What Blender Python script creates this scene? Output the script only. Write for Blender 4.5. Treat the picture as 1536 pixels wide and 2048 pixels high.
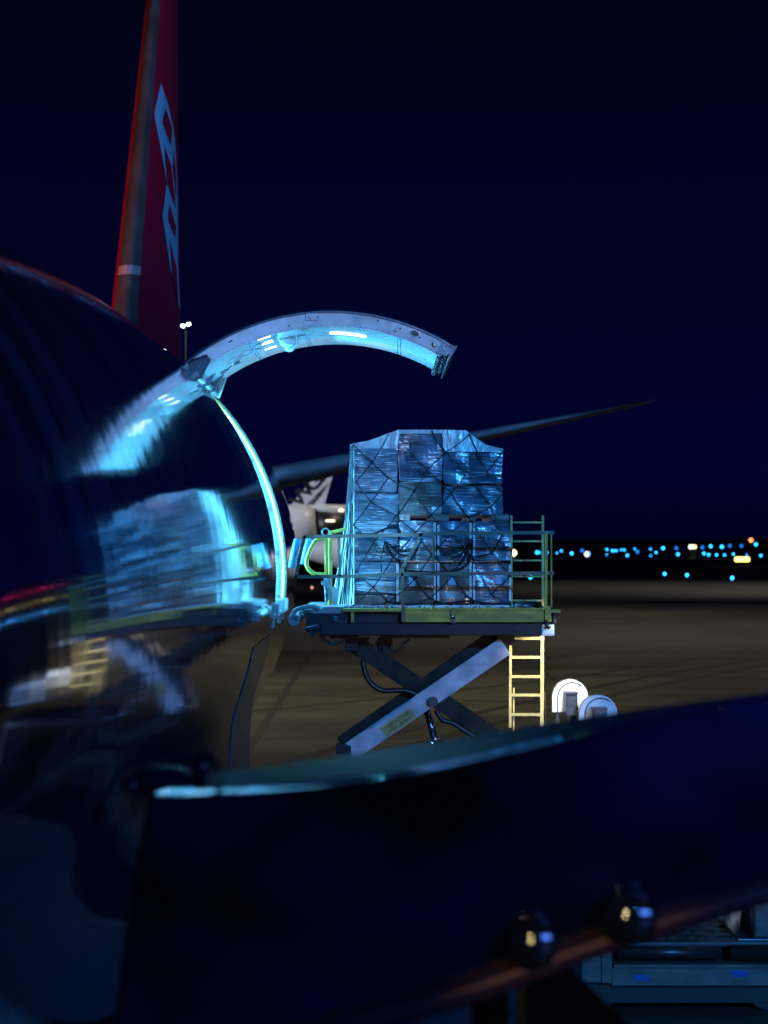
import bpy, bmesh, math, random
from mathutils import Vector, Matrix, noise
R = math.radians
random.seed(7)
scn = bpy.context.scene
for o in list(bpy.data.objects): bpy.data.objects.remove(o)

# ------------------------------------------------------------------ camera
CZ = 6.2                      # camera height above the apron
FPX, VX, VY = 4200.0, 760.0, 1095.0
cd = bpy.data.cameras.new("camera"); cam = bpy.data.objects.new("camera", cd)
scn.collection.objects.link(cam); scn.camera = cam
cam.location = (0, 0, CZ); cam.rotation_euler = (R(90), 0, 0)
cd.sensor_fit = 'VERTICAL'; cd.sensor_height = 36.0; cd.lens = FPX/2048*36.0
cd.shift_y = (VY-1024)/2048; cd.shift_x = (768-VX)/2048
cd.clip_start = 0.1; cd.clip_end = 12000
cd.dof.use_dof = True; cd.dof.focus_distance = 25.5
cd.dof.aperture_fstop = (cd.lens/1000)/0.042

# ------------------------------------------------------------------ world (night sky)
w = bpy.data.worlds.new("World"); scn.world = w; w.use_nodes = True
nt = w.node_tree; nt.nodes.clear()
out = nt.nodes.new('ShaderNodeOutputWorld'); bg = nt.nodes.new('ShaderNodeBackground')
tc = nt.nodes.new('ShaderNodeTexCoord'); sep = nt.nodes.new('ShaderNodeSeparateXYZ')
rmp = nt.nodes.new('ShaderNodeValToRGB')
nt.links.new(tc.outputs['Generated'], sep.inputs[0]); nt.links.new(sep.outputs['Z'], rmp.inputs[0])
rmp.color_ramp.elements[0].position = 0.0; rmp.color_ramp.elements[0].color = (0.0002, 0.0008, 0.0165, 1)
_e = rmp.color_ramp.elements.new(0.035); _e.color = (0.0002, 0.0010, 0.0235, 1)
rmp.color_ramp.elements[0].color = (0.0002, 0.0006, 0.0100, 1)
rmp.color_ramp.elements[-1].position = 0.27; rmp.color_ramp.elements[-1].color = (0.0005, 0.0009, 0.0062, 1)
nt.links.new(rmp.outputs[0], bg.inputs[0]); bg.inputs[1].default_value = 1.0
nt.links.new(bg.outputs[0], out.inputs[0])

vs = scn.view_settings; vs.view_transform = 'Standard'; vs.look = 'None'; vs.exposure = 0; vs.gamma = 1
scn.cycles.max_bounces = 8

# ------------------------------------------------------------------ lamps
def light(kind, name, loc, target, color, power, **kw):
    l = bpy.data.lights.new(name, kind); o = bpy.data.objects.new(name, l)
    scn.collection.objects.link(o); o.location = loc
    l.color = color; l.energy = power
    for k, v in kw.items(): setattr(l, k, v)
    if target is not None:
        o.rotation_euler = (Vector(target)-Vector(loc)).to_track_quat('-Z', 'Y').to_euler()
    return o
# assumed cool bare spot behind and right of the camera, no mast built
light('SPOT', 'apron_floodlight', (14, -22, 19), (0, 26, 5), (0.05, 0.37, 1.0), 72000, spot_size=R(21.5), spot_blend=0.3, shadow_soft_size=0.7)
light('SPOT', 'apron_floodlight', (8, -14, 7), (0.9, 26, CZ-2.6), (1.0, 0.60, 0.22), 4200, spot_size=R(8), spot_blend=0.7, shadow_soft_size=0.5)  # added amber fill, warms the loader's side channel and arms
# assumed warm bare spots, unseen left and right, no masts, for the apron pools
light('SPOT', 'apron_floodlight', (-48, 80, 38), (-6, 84, 0), (1.0, 0.90, 0.62), 215000, spot_size=R(64), spot_blend=1.0, shadow_soft_size=0.8)
light('SPOT', 'apron_floodlight', (62, 128, 36), (26, 116, 0), (1.0, 0.86, 0.70), 70000, spot_size=R(72), spot_blend=1.0, shadow_soft_size=0.8)
light('SPOT', 'apron_floodlight', (30, 195, 60), (10, 188, 0), (1.0, 0.88, 0.74), 75000, spot_size=R(100), spot_blend=1.0, shadow_soft_size=0.8)  # added spot without a mast, fills the dark apron between pools
light('SPOT', 'apron_floodlight', (70, 345, 70), (50, 340, 0), (1.0, 0.9, 0.8), 110000, spot_size=R(104), spot_blend=1.0, shadow_soft_size=0.8)  # added spot without a mast, lifts the farthest apron
# assumed bare spots lighting the tail of this aircraft: white-blue from the port side, orange from the starboard side
light('SPOT', 'tail_floodlight', (22, 6, 30), (-4.6, 44, 19.5), (0.32, 0.50, 1.0), 38000, spot_size=R(26), spot_blend=0.7, shadow_soft_size=0.4)
light('SPOT', 'tail_floodlight', (-16, 24, 8.5), (-4.6, 40, 12), (1.0, 0.24, 0.10), 13000, spot_size=R(34), spot_blend=0.8, shadow_soft_size=0.3)
# lamps inside the main deck hold, shining out of the open cargo door
light('AREA', 'hold_light', (-6.9, 25.9, CZ+0.55), (0.0, 25.9, CZ+1.35), (0.10, 0.56, 1.0), 2600, shape='RECTANGLE', size=2.4, size_y=1.4)
light('AREA', 'hold_light', (-5.1, 26.0, CZ+2.5), (-3.0, 26.0, CZ-1.0), (0.10, 0.56, 1.0), 420, shape='RECTANGLE', size=0.5, size_y=2.2)

light('AREA', 'hold_light', (-3.3, 26.0, CZ-0.45), (-1.0, 26.0, CZ+2.3), (0.12, 0.62, 1.0), 330, shape='RECTANGLE', size=2.2, size_y=0.4)  # added low fill by the sill, evens the door underside
light('AREA', 'door_light', (-0.75, 26.1, CZ+2.42), (0.75, 26.2, CZ+0.9), (0.12, 0.60, 1.0), 110, shape='RECTANGLE', size=1.2, size_y=0.08)  # added area light under the door, brightens the top of the load
light('SPOT', 'door_work_light', (5, 9, CZ+2.5), (-.6, 24.5, CZ+2.45), (1.0, 0.80, 0.92), 1300, spot_size=R(15), spot_blend=.5, shadow_soft_size=.08)  # added spot, whitens the end frame of the raised door
light('AREA', 'terminal_glow', (36, -28, 13), (1, 8, CZ-1), (0.12, 0.30, 1.0), 4300, shape='RECTANGLE', size=26, size_y=9)  # added unseen area light, lifts the foreground panel and mirrors in the domes
# added bluish spot beside the camera, aimed to make glints on the wrapping
light('SPOT', 'stair_lamp', (-0.75, 1.5, CZ+1.5), (-0.12, 25, CZ+0.15), (0.20, 0.60, 1.0), 11000, spot_size=R(4.2), spot_blend=0.8, shadow_soft_size=0.05)

# ------------------------------------------------------------------ helpers
def W(px, py, d):
    return Vector(((px-VX)/FPX*d, d, CZ+(VY-py)/FPX*d))
def new_obj(name, me, parent=None):
    o = bpy.data.objects.new(name, me); scn.collection.objects.link(o)
    if parent is not None: o.parent = parent
    return o
def obj(name, bm, mats, parent=None, smooth=False, loc=None):
    me = bpy.data.meshes.new(name)
    bmesh.ops.recalc_face_normals(bm, faces=bm.faces)
    if loc is not None: bmesh.ops.translate(bm, verts=bm.verts, vec=-Vector(loc))
    bm.to_mesh(me); bm.free()
    if not isinstance(mats, (list, tuple)): mats = [mats]
    for m in mats: me.materials.append(m)
    if smooth:
        for p in me.polygons: p.use_smooth = True
    o = new_obj(name, me, parent)
    if loc is not None: o.location = loc
    if parent is not None and parent.type == 'EMPTY' and loc is None:
        o.location = -Vector(parent.location)
    return o
def sub(name, bm, mats, parent, smooth=False):      # sub-part, parent is a mesh already offset
    o = obj(name, bm, mats, parent, smooth, None); return o
def thing(name, label, cat, loc=(0, 0, 0), group=None):
    o = bpy.data.objects.new(name, None); scn.collection.objects.link(o)
    o.location = loc; o.empty_display_size = 0.2
    o['label'] = label; o['category'] = cat
    if group: o['group'] = group
    return o
def tag(o, label, cat, group=None):
    o['label'] = label; o['category'] = cat
    if group: o['group'] = group
    return o
def box(bm, a, b, mi=0, bev=0.0):
    a = Vector(a); b = Vector(b)
    lo = Vector((min(a[i], b[i]) for i in range(3))); hi = Vector((max(a[i], b[i]) for i in range(3)))
    r = bmesh.ops.create_cube(bm, size=1)
    vs_ = r['verts']
    for v in vs_:
        v.co = Vector((lo[i]+(v.co[i]+0.5)*(hi[i]-lo[i]) for i in range(3)))
    fs = list({f for v in vs_ for f in v.link_faces})
    for f in fs: f.material_index = mi
    if bev > 0:
        es = list({e for v in vs_ for e in v.link_edges})
        rr = bmesh.ops.bevel(bm, geom=es, offset=bev, segments=2, affect='EDGES', profile=0.6)
        for f in rr['faces']: f.material_index = mi
def bar(bm, a, b, wx, wy, up=Vector((0, 1, 0)), mi=0):
    """oriented rectangular bar from a to b; wy measured along `up`, wx across"""
    a = Vector(a); b = Vector(b); z = (b-a).normalized()
    u = (up - z*up.dot(z)).normalized(); s = z.cross(u)
    vv = []
    for p in (a, b):
        for (i, j) in ((-1, -1), (1, -1), (1, 1), (-1, 1)):
            vv.append(bm.verts.new(p + s*i*wx/2 + u*j*wy/2))
    fs = [bm.faces.new([vv[i] for i in q]) for q in ((0, 1, 2, 3), (4, 7, 6, 5), (0, 4, 5, 1), (1, 5, 6, 2), (2, 6, 7, 3), (3, 7, 4, 0))]
    for f in fs: f.material_index = mi
def tube(bm, pts, r, n=8, mi=0, closed=False, caps=True):
    pts = [Vector(p) for p in pts]; rings = []
    N = len(pts); pu = None
    for i, p in enumerate(pts):
        if closed: t = pts[(i+1) % N]-pts[i-1]
        else: t = pts[min(i+1, N-1)]-pts[max(i-1, 0)]
        t.normalize()
        if pu is None:
            ref = Vector((0, 0, 1)) if abs(t.z) < 0.9 else Vector((0, 1, 0))
            pu = (ref - t*ref.dot(t)).normalized()
        else:
            pu = (pu - t*pu.dot(t)).normalized()
        s = t.cross(pu); rr = r[i] if isinstance(r, (list, tuple)) else r
        rings.append([bm.verts.new(p + (pu*math.cos(2*math.pi*k/n)+s*math.sin(2*math.pi*k/n))*rr) for k in range(n)])
    M = N if closed else N-1
    for i in range(M):
        A = rings[i]; B = rings[(i+1) % N]
        for k in range(n):
            f = bm.faces.new((A[k], A[(k+1) % n], B[(k+1) % n], B[k])); f.material_index = mi; f.smooth = True
    if caps and not closed:
        for rg in (rings[0], rings[-1]):
            f = bm.faces.new(rg); f.material_index = mi
def cyl(bm, a, b, r, n=20, mi=0): tube(bm, [a, b], r, n, mi)
def prism(bm, pts, off, mi=0):
    """closed polygon (list of 3D points) extruded by vector off"""
    off = Vector(off)
    A = [bm.verts.new(Vector(p)) for p in pts]; B = [bm.verts.new(Vector(p)+off) for p in pts]
    n = len(pts); fs = [bm.faces.new(A), bm.faces.new(B[::-1])]
    for i in range(n): fs.append(bm.faces.new((A[i], B[i], B[(i+1) % n], A[(i+1) % n])))
    for f in fs: f.material_index = mi
def ball(bm, c, r, u=20, v=12, mi=0, sc=(1, 1, 1)):
    rr = bmesh.ops.create_uvsphere(bm, u_segments=u, v_segments=v, radius=1)
    for vt in rr['verts']: vt.co = Vector(c)+Vector((vt.co[i]*r*sc[i] for i in range(3)))
    for f in {f for vt in rr['verts'] for f in vt.link_faces}: f.material_index = mi; f.smooth = True
def smoothpts(pts, n=6):
    """Catmull-Rom through points"""
    P = [Vector(p) for p in pts]; out_ = []
    for i in range(len(P)-1):
        p0 = P[max(i-1, 0)]; p1 = P[i]; p2 = P[i+1]; p3 = P[min(i+2, len(P)-1)]
        for k in range(n):
            t = k/n
            out_.append(0.5*((2*p1)+(p2-p0)*t+(2*p0-5*p1+4*p2-p3)*t*t+(3*p1-p0-3*p2+p3)*t**3))
    out_.append(P[-1]); return out_
def text_mesh(name, body, size, mat, parent, origin, xdir, normal, extr=0.002, sx=1.0):
    cu = bpy.data.curves.new(name, 'FONT'); cu.body = body; cu.size = size; cu.extrude = extr; cu.offset = size*.02 if size > 1 else 0.0
    cu.align_x = 'CENTER'; cu.align_y = 'CENTER'
    to = bpy.data.objects.new(name, cu); scn.collection.objects.link(to)
    dg = bpy.context.evaluated_depsgraph_get()
    me = bpy.data.meshes.new_from_object(to.evaluated_get(dg))
    bpy.data.objects.remove(to)
    x = Vector(xdir).normalized(); n = Vector(normal).normalized(); y = n.cross(x).normalized()
    M = Matrix((x, y, n)).transposed().to_4x4(); M.translation = Vector(origin)
    me.transform(M @ Matrix.Diagonal((sx, 1, 1, 1))); me.materials.clear(); me.materials.append(mat)
    return new_obj(name, me, parent)

# ------------------------------------------------------------------ materials
def mat(name, col, rough=0.5, metal=0.0, coat=0.0, spec=0.5, noise_=None, bump=None, emit=None, alpha=None):
    """noise_=(scale xyz, amount, detail) darkens/lightens patches; bump=(scale xyz, strength, distance)"""
    m = bpy.data.materials.new(name); m.use_nodes = True; n = m.node_tree; b = n.nodes['Principled BSDF']
    b.inputs['Base Color'].default_value = (*col, 1); b.inputs['Roughness'].default_value = rough
    b.inputs['Metallic'].default_value = metal; b.inputs['Specular IOR Level'].default_value = spec
    b.inputs['Coat Weight'].default_value = coat; b.inputs['Coat Roughness'].default_value = min(rough, .06)
    if alpha is not None: b.inputs['Alpha'].default_value = alpha
    if emit is not None:
        b.inputs['Emission Color'].default_value = (*emit[0], 1); b.inputs['Emission Strength'].default_value = emit[1]
    def tex(scale, detail=4):
        g = n.nodes.new('ShaderNodeTexCoord'); mp = n.nodes.new('ShaderNodeMapping'); t = n.nodes.new('ShaderNodeTexNoise')
        mp.inputs['Scale'].default_value = scale; t.inputs['Scale'].default_value = 1; t.inputs['Detail'].default_value = detail
        n.links.new(g.outputs['Object'], mp.inputs[0]); n.links.new(mp.outputs[0], t.inputs['Vector']); return t
    if noise_:
        t = tex(noise_[0], noise_[2] if len(noise_) > 2 else 5)
        cr = n.nodes.new('ShaderNodeValToRGB'); a = noise_[1]
        cr.color_ramp.elements[0].position = 0.35; cr.color_ramp.elements[1].position = 0.68
        cr.color_ramp.elements[0].color = tuple(max(c*(1-a), 0) for c in col)+(1,)
        cr.color_ramp.elements[1].color = tuple(min(c*(1+a*0.6), 1) for c in col)+(1,)
        n.links.new(t.outputs['Fac'], cr.inputs[0]); n.links.new(cr.outputs[0], b.inputs['Base Color'])
        mr = n.nodes.new('ShaderNodeMapRange'); mr.inputs[3].default_value = min(rough*1.25, 1); mr.inputs[4].default_value = rough*0.8
        n.links.new(t.outputs['Fac'], mr.inputs[0]); n.links.new(mr.outputs[0], b.inputs['Roughness'])
    if bump:
        t = tex(bump[0], bump[3] if len(bump) > 3 else 4); bp = n.nodes.new('ShaderNodeBump')
        bp.inputs['Strength'].default_value = bump[1]; bp.inputs['Distance'].default_value = bump[2]
        n.links.new(t.outputs['Fac'], bp.inputs['Height']); n.links.new(bp.outputs[0], b.inputs['Normal']); n.links.new(bp.outputs[0], b.inputs['Coat Normal'])
    return m
M = {}
M['skin'] = mat('dark_fuselage_paint', (0.008, 0.013, 0.040), 0.075, coat=1.0, spec=0.8, noise_=((.12, 3.4, .12), .9, 2), bump=((0.16, 2.3, 0.16), 0.22, 0.012, 2))  # colour bands along the skin paint in its striped reflections
M['skin_low'] = mat('grey_belly_paint', (0.07, 0.08, 0.11), 0.22, coat=0.5, noise_=((1.5, 1.5, .6), .3), bump=((0.6, 1.4, 0.4), 0.12, 0.008, 2))
M['liner'] = mat('white_hold_liner', (0.72, 0.75, 0.78), 0.5)
M['jamb'] = mat('white_door_jamb', (0.22, 0.24, 0.25), 0.32, noise_=((5, 5, 5), .16))
M['seal'] = mat('yellow_seal', (0.85, 0.80, 0.10), 0.45)
M['rivet'] = mat('bare_rivets', (0.5, 0.55, 0.6), 0.25, metal=0.9)
M['alu'] = mat('bare_metal', (0.66, 0.60, 0.60), 0.5, metal=0.1, noise_=((3, 3, 3), .35), bump=((8, 8, 8), .1, .01))
M['alu_dark'] = mat('dark_metal', (0.10, 0.11, 0.14), 0.35, metal=0.7, noise_=((6, 6, 6), .4))
M['lining'] = mat('glossy_white_lining', (0.55, 0.66, 0.72), 0.18, coat=0.6, noise_=((1.2, 5, 1.2), .12))
M['white'] = mat('white_paint', (0.75, 0.77, 0.8), 0.35, noise_=((4, 4, 4), .1))
M['red'] = mat('red_fin_paint', (0.34, 0.008, 0.045), 0.38, coat=0.3, noise_=((.3, .3, .5), .12))
M['blue'] = mat('light_blue_fin_marking', (0.16, 0.55, 0.88), 0.35)
M['le'] = mat('grey_leading_edge', (0.16, 0.17, 0.18), 0.35, metal=0.6, noise_=((2, 2, .8), .3))
M['le_band'] = mat('pale_leading_edge_band', (0.42, 0.44, 0.48), 0.35, metal=0.3)
M['mark_red'] = mat('crimson_marking', (0.35, 0.01, 0.06), 0.3)
M['mark_dark'] = mat('navy_marking', (0.01, 0.02, 0.08), 0.3)
M['black'] = mat('black_rubber', (0.008, 0.008, 0.010), 0.45)
M['net'] = mat('black_net_rope', (0.006, 0.008, 0.02), 0.7)
M['wrapA'] = mat('crinkled_clear_wrap', (0.11, 0.175, 0.25), 0.12, coat=1.0, noise_=((1.5, 1.5, 9), .6), bump=((7, 7, 48), 1.0, .014, 4))
M['wrapB'] = mat('smooth_clear_wrap', (0.09, 0.145, 0.22), 0.2, coat=0.8, noise_=((2.2, 2, 6), .75), bump=((6, 6, 30), .9, .008, 4))
M['wrapC'] = mat('wrapped_brown_carton', (0.12, 0.09, 0.085), 0.35, coat=.5, noise_=((3, 3, 7), .6), bump=((6, 6, 16), .7, .008, 4))
M['sheet'] = mat('pale_plastic_sheet', (0.42, 0.48, 0.50), 0.3, coat=0.4, noise_=((4, 2, 2), .3), bump=((14, 6, 4), .8, .03, 4))
M['strap'] = mat('white_perforated_strip', (0.85, 0.88, 0.9), 0.35)
M['yellow'] = mat('yellow_loader_paint', (0.50, 0.40, 0.035), 0.42, noise_=((5, 5, 5), .35), bump=((10, 10, 10), .1, .005))
M['pale_yellow'] = mat('pale_yellow_paint', (0.66, 0.55, 0.20), 0.4, noise_=((6, 6, 6), .25))
M['olive'] = mat('worn_yellow_channel', (0.48, 0.30, 0.02), 0.5, noise_=((2.5, 2.5, 9), .45))
M['rail'] = mat('grey_green_rail_paint', (0.085, 0.085, 0.055), 0.4, metal=0.2, noise_=((4, 4, 4), .3))
M['navy'] = mat('navy_loader_paint', (0.004, 0.005, 0.016), 0.4, noise_=((3, 3, 3), .4), spec=.25)
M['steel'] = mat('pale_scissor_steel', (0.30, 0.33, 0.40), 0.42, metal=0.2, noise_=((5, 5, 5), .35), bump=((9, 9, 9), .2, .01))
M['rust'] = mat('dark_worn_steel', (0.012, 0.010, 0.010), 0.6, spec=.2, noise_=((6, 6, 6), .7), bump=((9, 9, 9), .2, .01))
M['chrome'] = mat('chrome', (0.8, 0.82, 0.85), 0.08, metal=1.0)
M['bumper'] = mat('blue_bumper', (0.10, 0.27, 0.42), 0.4)
M['platey'] = mat('yellow_label_plate', (0.30, 0.24, 0.06), 0.5, noise_=((9, 9, 9), .3))
M['panel'] = mat('dark_blue_gloss_panel', (0.005, 0.013, 0.08), 0.03, coat=0.6, spec=.7, noise_=((1.6, 1.6, 2.2), .85, 6), bump=((1.2, 1.2, 1.2), .08, .012, 2))
M['tubem'] = mat('purple_brown_edge_tube', (0.085, 0.042, 0.075), 0.4, metal=0.3)
M['dome'] = mat('dark_chrome_dome', (0.17, 0.22, 0.30), 0.05, metal=0.93)
M['nacelle'] = mat('pale_grey_aircraft_paint', (0.55, 0.57, 0.62), 0.4)
M['lampglass'] = mat('lamp_glass', (1, 1, .95), 0.3, emit=((1, .98, .85), 14))
M['asphalt'] = None

def ground_mat():
    m = bpy.data.materials.new('asphalt'); m.use_nodes = True; n = m.node_tree; b = n.nodes['Principled BSDF']
    g = n.nodes.new('ShaderNodeTexCoord')
    def nz(scale, detail=5):
        mp = n.nodes.new('ShaderNodeMapping'); t = n.nodes.new('ShaderNodeTexNoise'); mp.inputs['Scale'].default_value = scale
        t.inputs['Scale'].default_value = 1; t.inputs['Detail'].default_value = detail
        n.links.new(g.outputs['Object'], mp.inputs[0]); n.links.new(mp.outputs[0], t.inputs['Vector']); return t
    a = nz((0.07, 0.025, 1)); s = nz((0.10, 0.16, 1), 7); f = nz((1.6, .7, 1), 8)
    mx = n.nodes.new('ShaderNodeMix'); mx.data_type = 'RGBA'; mx.inputs[6].default_value = (0.085, 0.085, 0.062, 1); mx.inputs[7].default_value = (0.040, 0.040, 0.038, 1)
    cr = n.nodes.new('ShaderNodeValToRGB'); cr.color_ramp.elements[0].position = .38; cr.color_ramp.elements[1].position = .62
    n.links.new(a.outputs['Fac'], cr.inputs[0]); n.links.new(cr.outputs[0], mx.inputs[0])
    mu = n.nodes.new('ShaderNodeMix'); mu.data_type = 'RGBA'; mu.blend_type = 'MULTIPLY'; mu.inputs[0].default_value = 0.8
    c2 = n.nodes.new('ShaderNodeValToRGB'); c2.color_ramp.elements[0].position = .35; c2.color_ramp.elements[1].position = .6
    c2.color_ramp.elements[0].color = (.35, .33, .33, 1); c2.color_ramp.elements[1].color = (1.15, 1.15, 1.15, 1)
    n.links.new(s.outputs['Fac'], c2.inputs[0]); n.links.new(mx.outputs[2], mu.inputs[6]); n.links.new(c2.outputs[0], mu.inputs[7])
    m2 = n.nodes.new('ShaderNodeMix'); m2.data_type = 'RGBA'; m2.blend_type = 'MULTIPLY'; m2.inputs[0].default_value = .7
    n.links.new(mu.outputs[2], m2.inputs[6]); n.links.new(f.outputs['Color'], m2.inputs[7])
    n.links.new(m2.outputs[2], b.inputs['Base Color'])
    b.inputs['Roughness'].default_value = 0.55; b.inputs['Specular IOR Level'].default_value = .35
    bp = n.nodes.new('ShaderNodeBump'); bp.inputs['Strength'].default_value = .3; bp.inputs['Distance'].default_value = .02
    n.links.new(f.outputs['Fac'], bp.inputs['Height']); n.links.new(bp.outputs[0], b.inputs['Normal'])
    return m
M['asphalt'] = ground_mat()

# ------------------------------------------------------------------ setting
bm = bmesh.new()
v = [bm.verts.new(p) for p in ((-6000, -400, 0), (6000, -400, 0), (6000, 6000, 0), (-6000, 6000, 0))]; bm.faces.new(v)
g = obj('ground', bm, M['asphalt']); g['kind'] = 'structure'
bm = bmesh.new()       # long concrete joint and tyre marks as thin sheets
for x0 in (-4.2, 8.0, 22.5, 37):
    for seg in range(1): box(bm, (x0, 30, 0.001), (x0+0.3, 500, 0.004))
for y0 in range(40, 420, 28): box(bm, (-90, y0, 0.001), (120, y0+0.3, 0.0035))
jt = obj('pavement_joints', bm, mat('tar_joint', (0.012, 0.012, 0.012), .6)); jt['kind'] = 'structure'
bm = bmesh.new(); box(bm, (-800, 520, 0.001), (1200, 1150, 0.006))
tm = mat('tyre_marks', (0.016, 0.015, 0.014), .5, noise_=((.3, .3, 1), .5))
for (xa, ya, xb, yb, bow, wd) in ((6, 112, 60, 190, 6, 1.6), (4, 128, 60, 230, 9, 2.6), (-3, 60, 30, 130, 7, .5), (-1, 60, 33, 130, 7, .5), (-14, 70, 18, 118, -5, .4), (-30, 95, 22, 74, 4, .5)):
    bm2 = bmesh.new(); pv = None
    for k in range(31):
        t = k/30; c = Vector((xa+(xb-xa)*t, ya+(yb-ya)*t+bow*4*t*(1-t), .005)); n_ = Vector((-(yb-ya), xb-xa, 0)).normalized()*wd/2
        q = (bm2.verts.new(c+n_), bm2.verts.new(c-n_))
        if pv: bm2.faces.new((pv[0], pv[1], q[1], q[0]))
        pv = q
    t_ = obj('tyre_mark', bm2, tm); t_['kind'] = 'structure'; t_.location.z += .002*random.random()
gr = obj('grass_field', bm, mat('dark_grass', (0.03, 0.04, 0.03), .9)); gr['kind'] = 'structure'
bm = bmesh.new()       # low black hills along the horizon
prev = None
for i in range(161):
    x = -3200+i*40; h = 11+7*noise.noise((i*.07, 3.1, 0))+5*noise.noise((i*.31, 1.1, 0))
    a = bm.verts.new((x, 3000, -1)); b_ = bm.verts.new((x, 3080, h+6)); c_ = bm.verts.new((x, 3300, -1))
    if prev: bm.faces.new((prev[0], a, b_, prev[1])); bm.faces.new((prev[1], b_, c_, prev[2]))
    prev = (a, b_, c_)
hl = obj('hills', bm, mat('black_hillside', (0.12, 0.12, 0.16), 1.0)); hl['kind'] = 'structure'

# ------------------------------------------------------------------ cargo aircraft
AX = -4.61; AZ = CZ-0.36; D1, D2 = 24.5, 27.5; T0, T1 = R(-7.2), R(43.9)
def rad(y):
    if y < 24.5:
        r = 3.4-0.0019*(24.5-y)**2
        if y < 9: r -= 0.13*(9-y)**2
        return max(r, 0.05)
    if y < 28.5: return 3.4
    return max(3.4-0.0045*(y-28.5)**2, 0.35)
def czz(y): return AZ+0.62*(3.4-rad(y)) if y > 28.5 else AZ-0.55*(3.4-rad(y))
LOBE = [(0, 1, 0), (6, .9945, -.1045), (12, .978, -.208), (18, .951, -.309), (24, .922, -.40), (32, .909, -.52), (42, .905, -.68), (54, .898, -.86), (64, .86, -1.0), (74, .70, -1.11), (82, .42, -1.17), (90, 0, -1.19)]
def lobe(t):
    P = LOBE
    for i in range(len(P)-1):
        if P[i][0] <= t <= P[i+1][0]:
            q = [P[max(i-1, 0)], P[i], P[i+1], P[min(i+2, len(P)-1)]]; u = (t-P[i][0])/(P[i+1][0]-P[i][0])
            h = P[i+1][0]-P[i][0]; o_ = []
            for k in (1, 2):
                m0 = (q[2][k]-q[0][k])/(q[2][0]-q[0][0])*h; m1 = (q[3][k]-q[1][k])/(q[3][0]-q[1][0])*h
                o_.append((2*u**3-3*u*u+1)*q[1][k]+(u**3-2*u*u+u)*m0+(-2*u**3+3*u*u)*q[2][k]+(u**3-u*u)*m1)
            return o_
    return (0, -1.19)
def fus(y, th, dr=0.0):
    r = rad(y)+dr
    t = math.degrees(th)
    if t < -90: t = -180-t
    if t < 0 and y <= 24.55:      # flat-sided lower lobe ahead of the door
        fx_, fz_ = lobe(-t); sx_ = 1 if math.cos(th) >= 0 else -1
        return Vector((AX+r*fx_*sx_, y, czz(y)+r*fz_))
    return Vector((AX+r*math.cos(th), y, czz(y)+r*math.sin(th)))
plane = thing('cargo_aircraft', 'big glossy dark cargo aircraft with its side cargo door raised and a red tail fin', 'aircraft', (AX, 26, 0))
def shell(ys, dr, lo=-math.pi, hi=math.pi, n=120, hole=True, bm=None):
    bm = bm or bmesh.new()
    ths = [lo+(hi-lo)*i/n for i in range(n+1)]
    for t in (T0, T1):
        k = min(range(len(ths)), key=lambda i: abs(ths[i]-t)); ths[k] = t
    full = hi-lo > 6.2
    if full: ths = ths[:-1]
    grid = [[bm.verts.new(fus(y, t, dr)) for t in ths] for y in ys]
    m = len(ths)
    for i in range(len(ys)-1):
        ym = (ys[i]+ys[i+1])/2
        for k in range(m if full else m-1):
            k2 = (k+1) % m; tm = (ths[k]+(ths[k2] if k2 else math.pi))/2
            if hole and D1 < ym < D2 and T0 < tm < T1: continue
            f = bm.faces.new((grid[i][k], grid[i][k2], grid[i+1][k2], grid[i+1][k])); f.smooth = True
            f.material_index = 0
    return bm
ys = sorted({round(x, 3) for x in [4.95+0.4*i for i in range(118)]} | {D1, D2})
bm = shell(ys, 0.0)
body = obj('fuselage', bm, M['skin'], plane, True)
# interior of the hold: liner, floor, end walls
ysl = [20.0, 22.0, D1, 26.0, D2, 29, 32]
bm = shell(ysl, -0.16, n=72)
fz = CZ-0.79
obj('hold_liner', bm, M['liner'], plane, True)
bm = bmesh.new(); box(bm, (AX-2.9, 20.05, fz-0.12), (AX+3.14, 31.95, fz)); obj('hold_floor', bm, M['alu'], plane)
bm = bmesh.new()
for yy in (20.0, 32.0): prism(bm, [fus(yy, 2*math.pi*k/48, -0.17) for k in range(48)], (0, 0.05, 0))
obj('bulkhead', bm, M['liner'], plane)
# tube lights in the hold, glowing
for (tx, tz) in ((-6.2, 2.35), (-4.2, 2.75)):
    bm = bmesh.new(); cyl(bm, (tx, 24.8, CZ+tz), (tx, 27.2, CZ+tz), 0.035, 10)
    obj('tube_light', bm, mat('cyan_tube', (1, 1, 1), .3, emit=((0.35, 0.85, 1.0), 18)), plane)
# aft jamb of the opening (faces the camera) and its seal
def ringseg(bm, y0, y1, r0, r1, ta, tb, n=60, mi=0):
    prev = None
    for i in range(n+1):
        t = ta+(tb-ta)*i/n
        q = [bm.verts.new(Vector((AX+r*math.cos(t), y, AZ+r*math.sin(t)))) for (r, y) in ((r0, y0), (r1, y0), (r1, y1), (r0, y1))]
        if prev:
            for k in range(4):
                f = bm.faces.new((prev[k], prev[(k+1) % 4], q[(k+1) % 4], q[k])); f.material_index = mi
        else: bm.faces.new(q)
        prev = q
    bm.faces.new(prev[::-1])
bm = bmesh.new(); ringseg(bm, D2-0.02, D2+0.06, 2.95, 3.392, T0, T1); jamb = obj('door_jamb', bm, M['jamb'], plane)
bm = bmesh.new(); tube(bm, [Vector((AX+3.352*math.cos(t), D2-0.035, AZ+3.352*math.sin(t))) for t in [T0+(T1-T0)*i/50 for i in range(51)]], 0.02, 8)
sub('door_seal', bm, M['seal'], jamb, True)
bm = bmesh.new()
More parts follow.
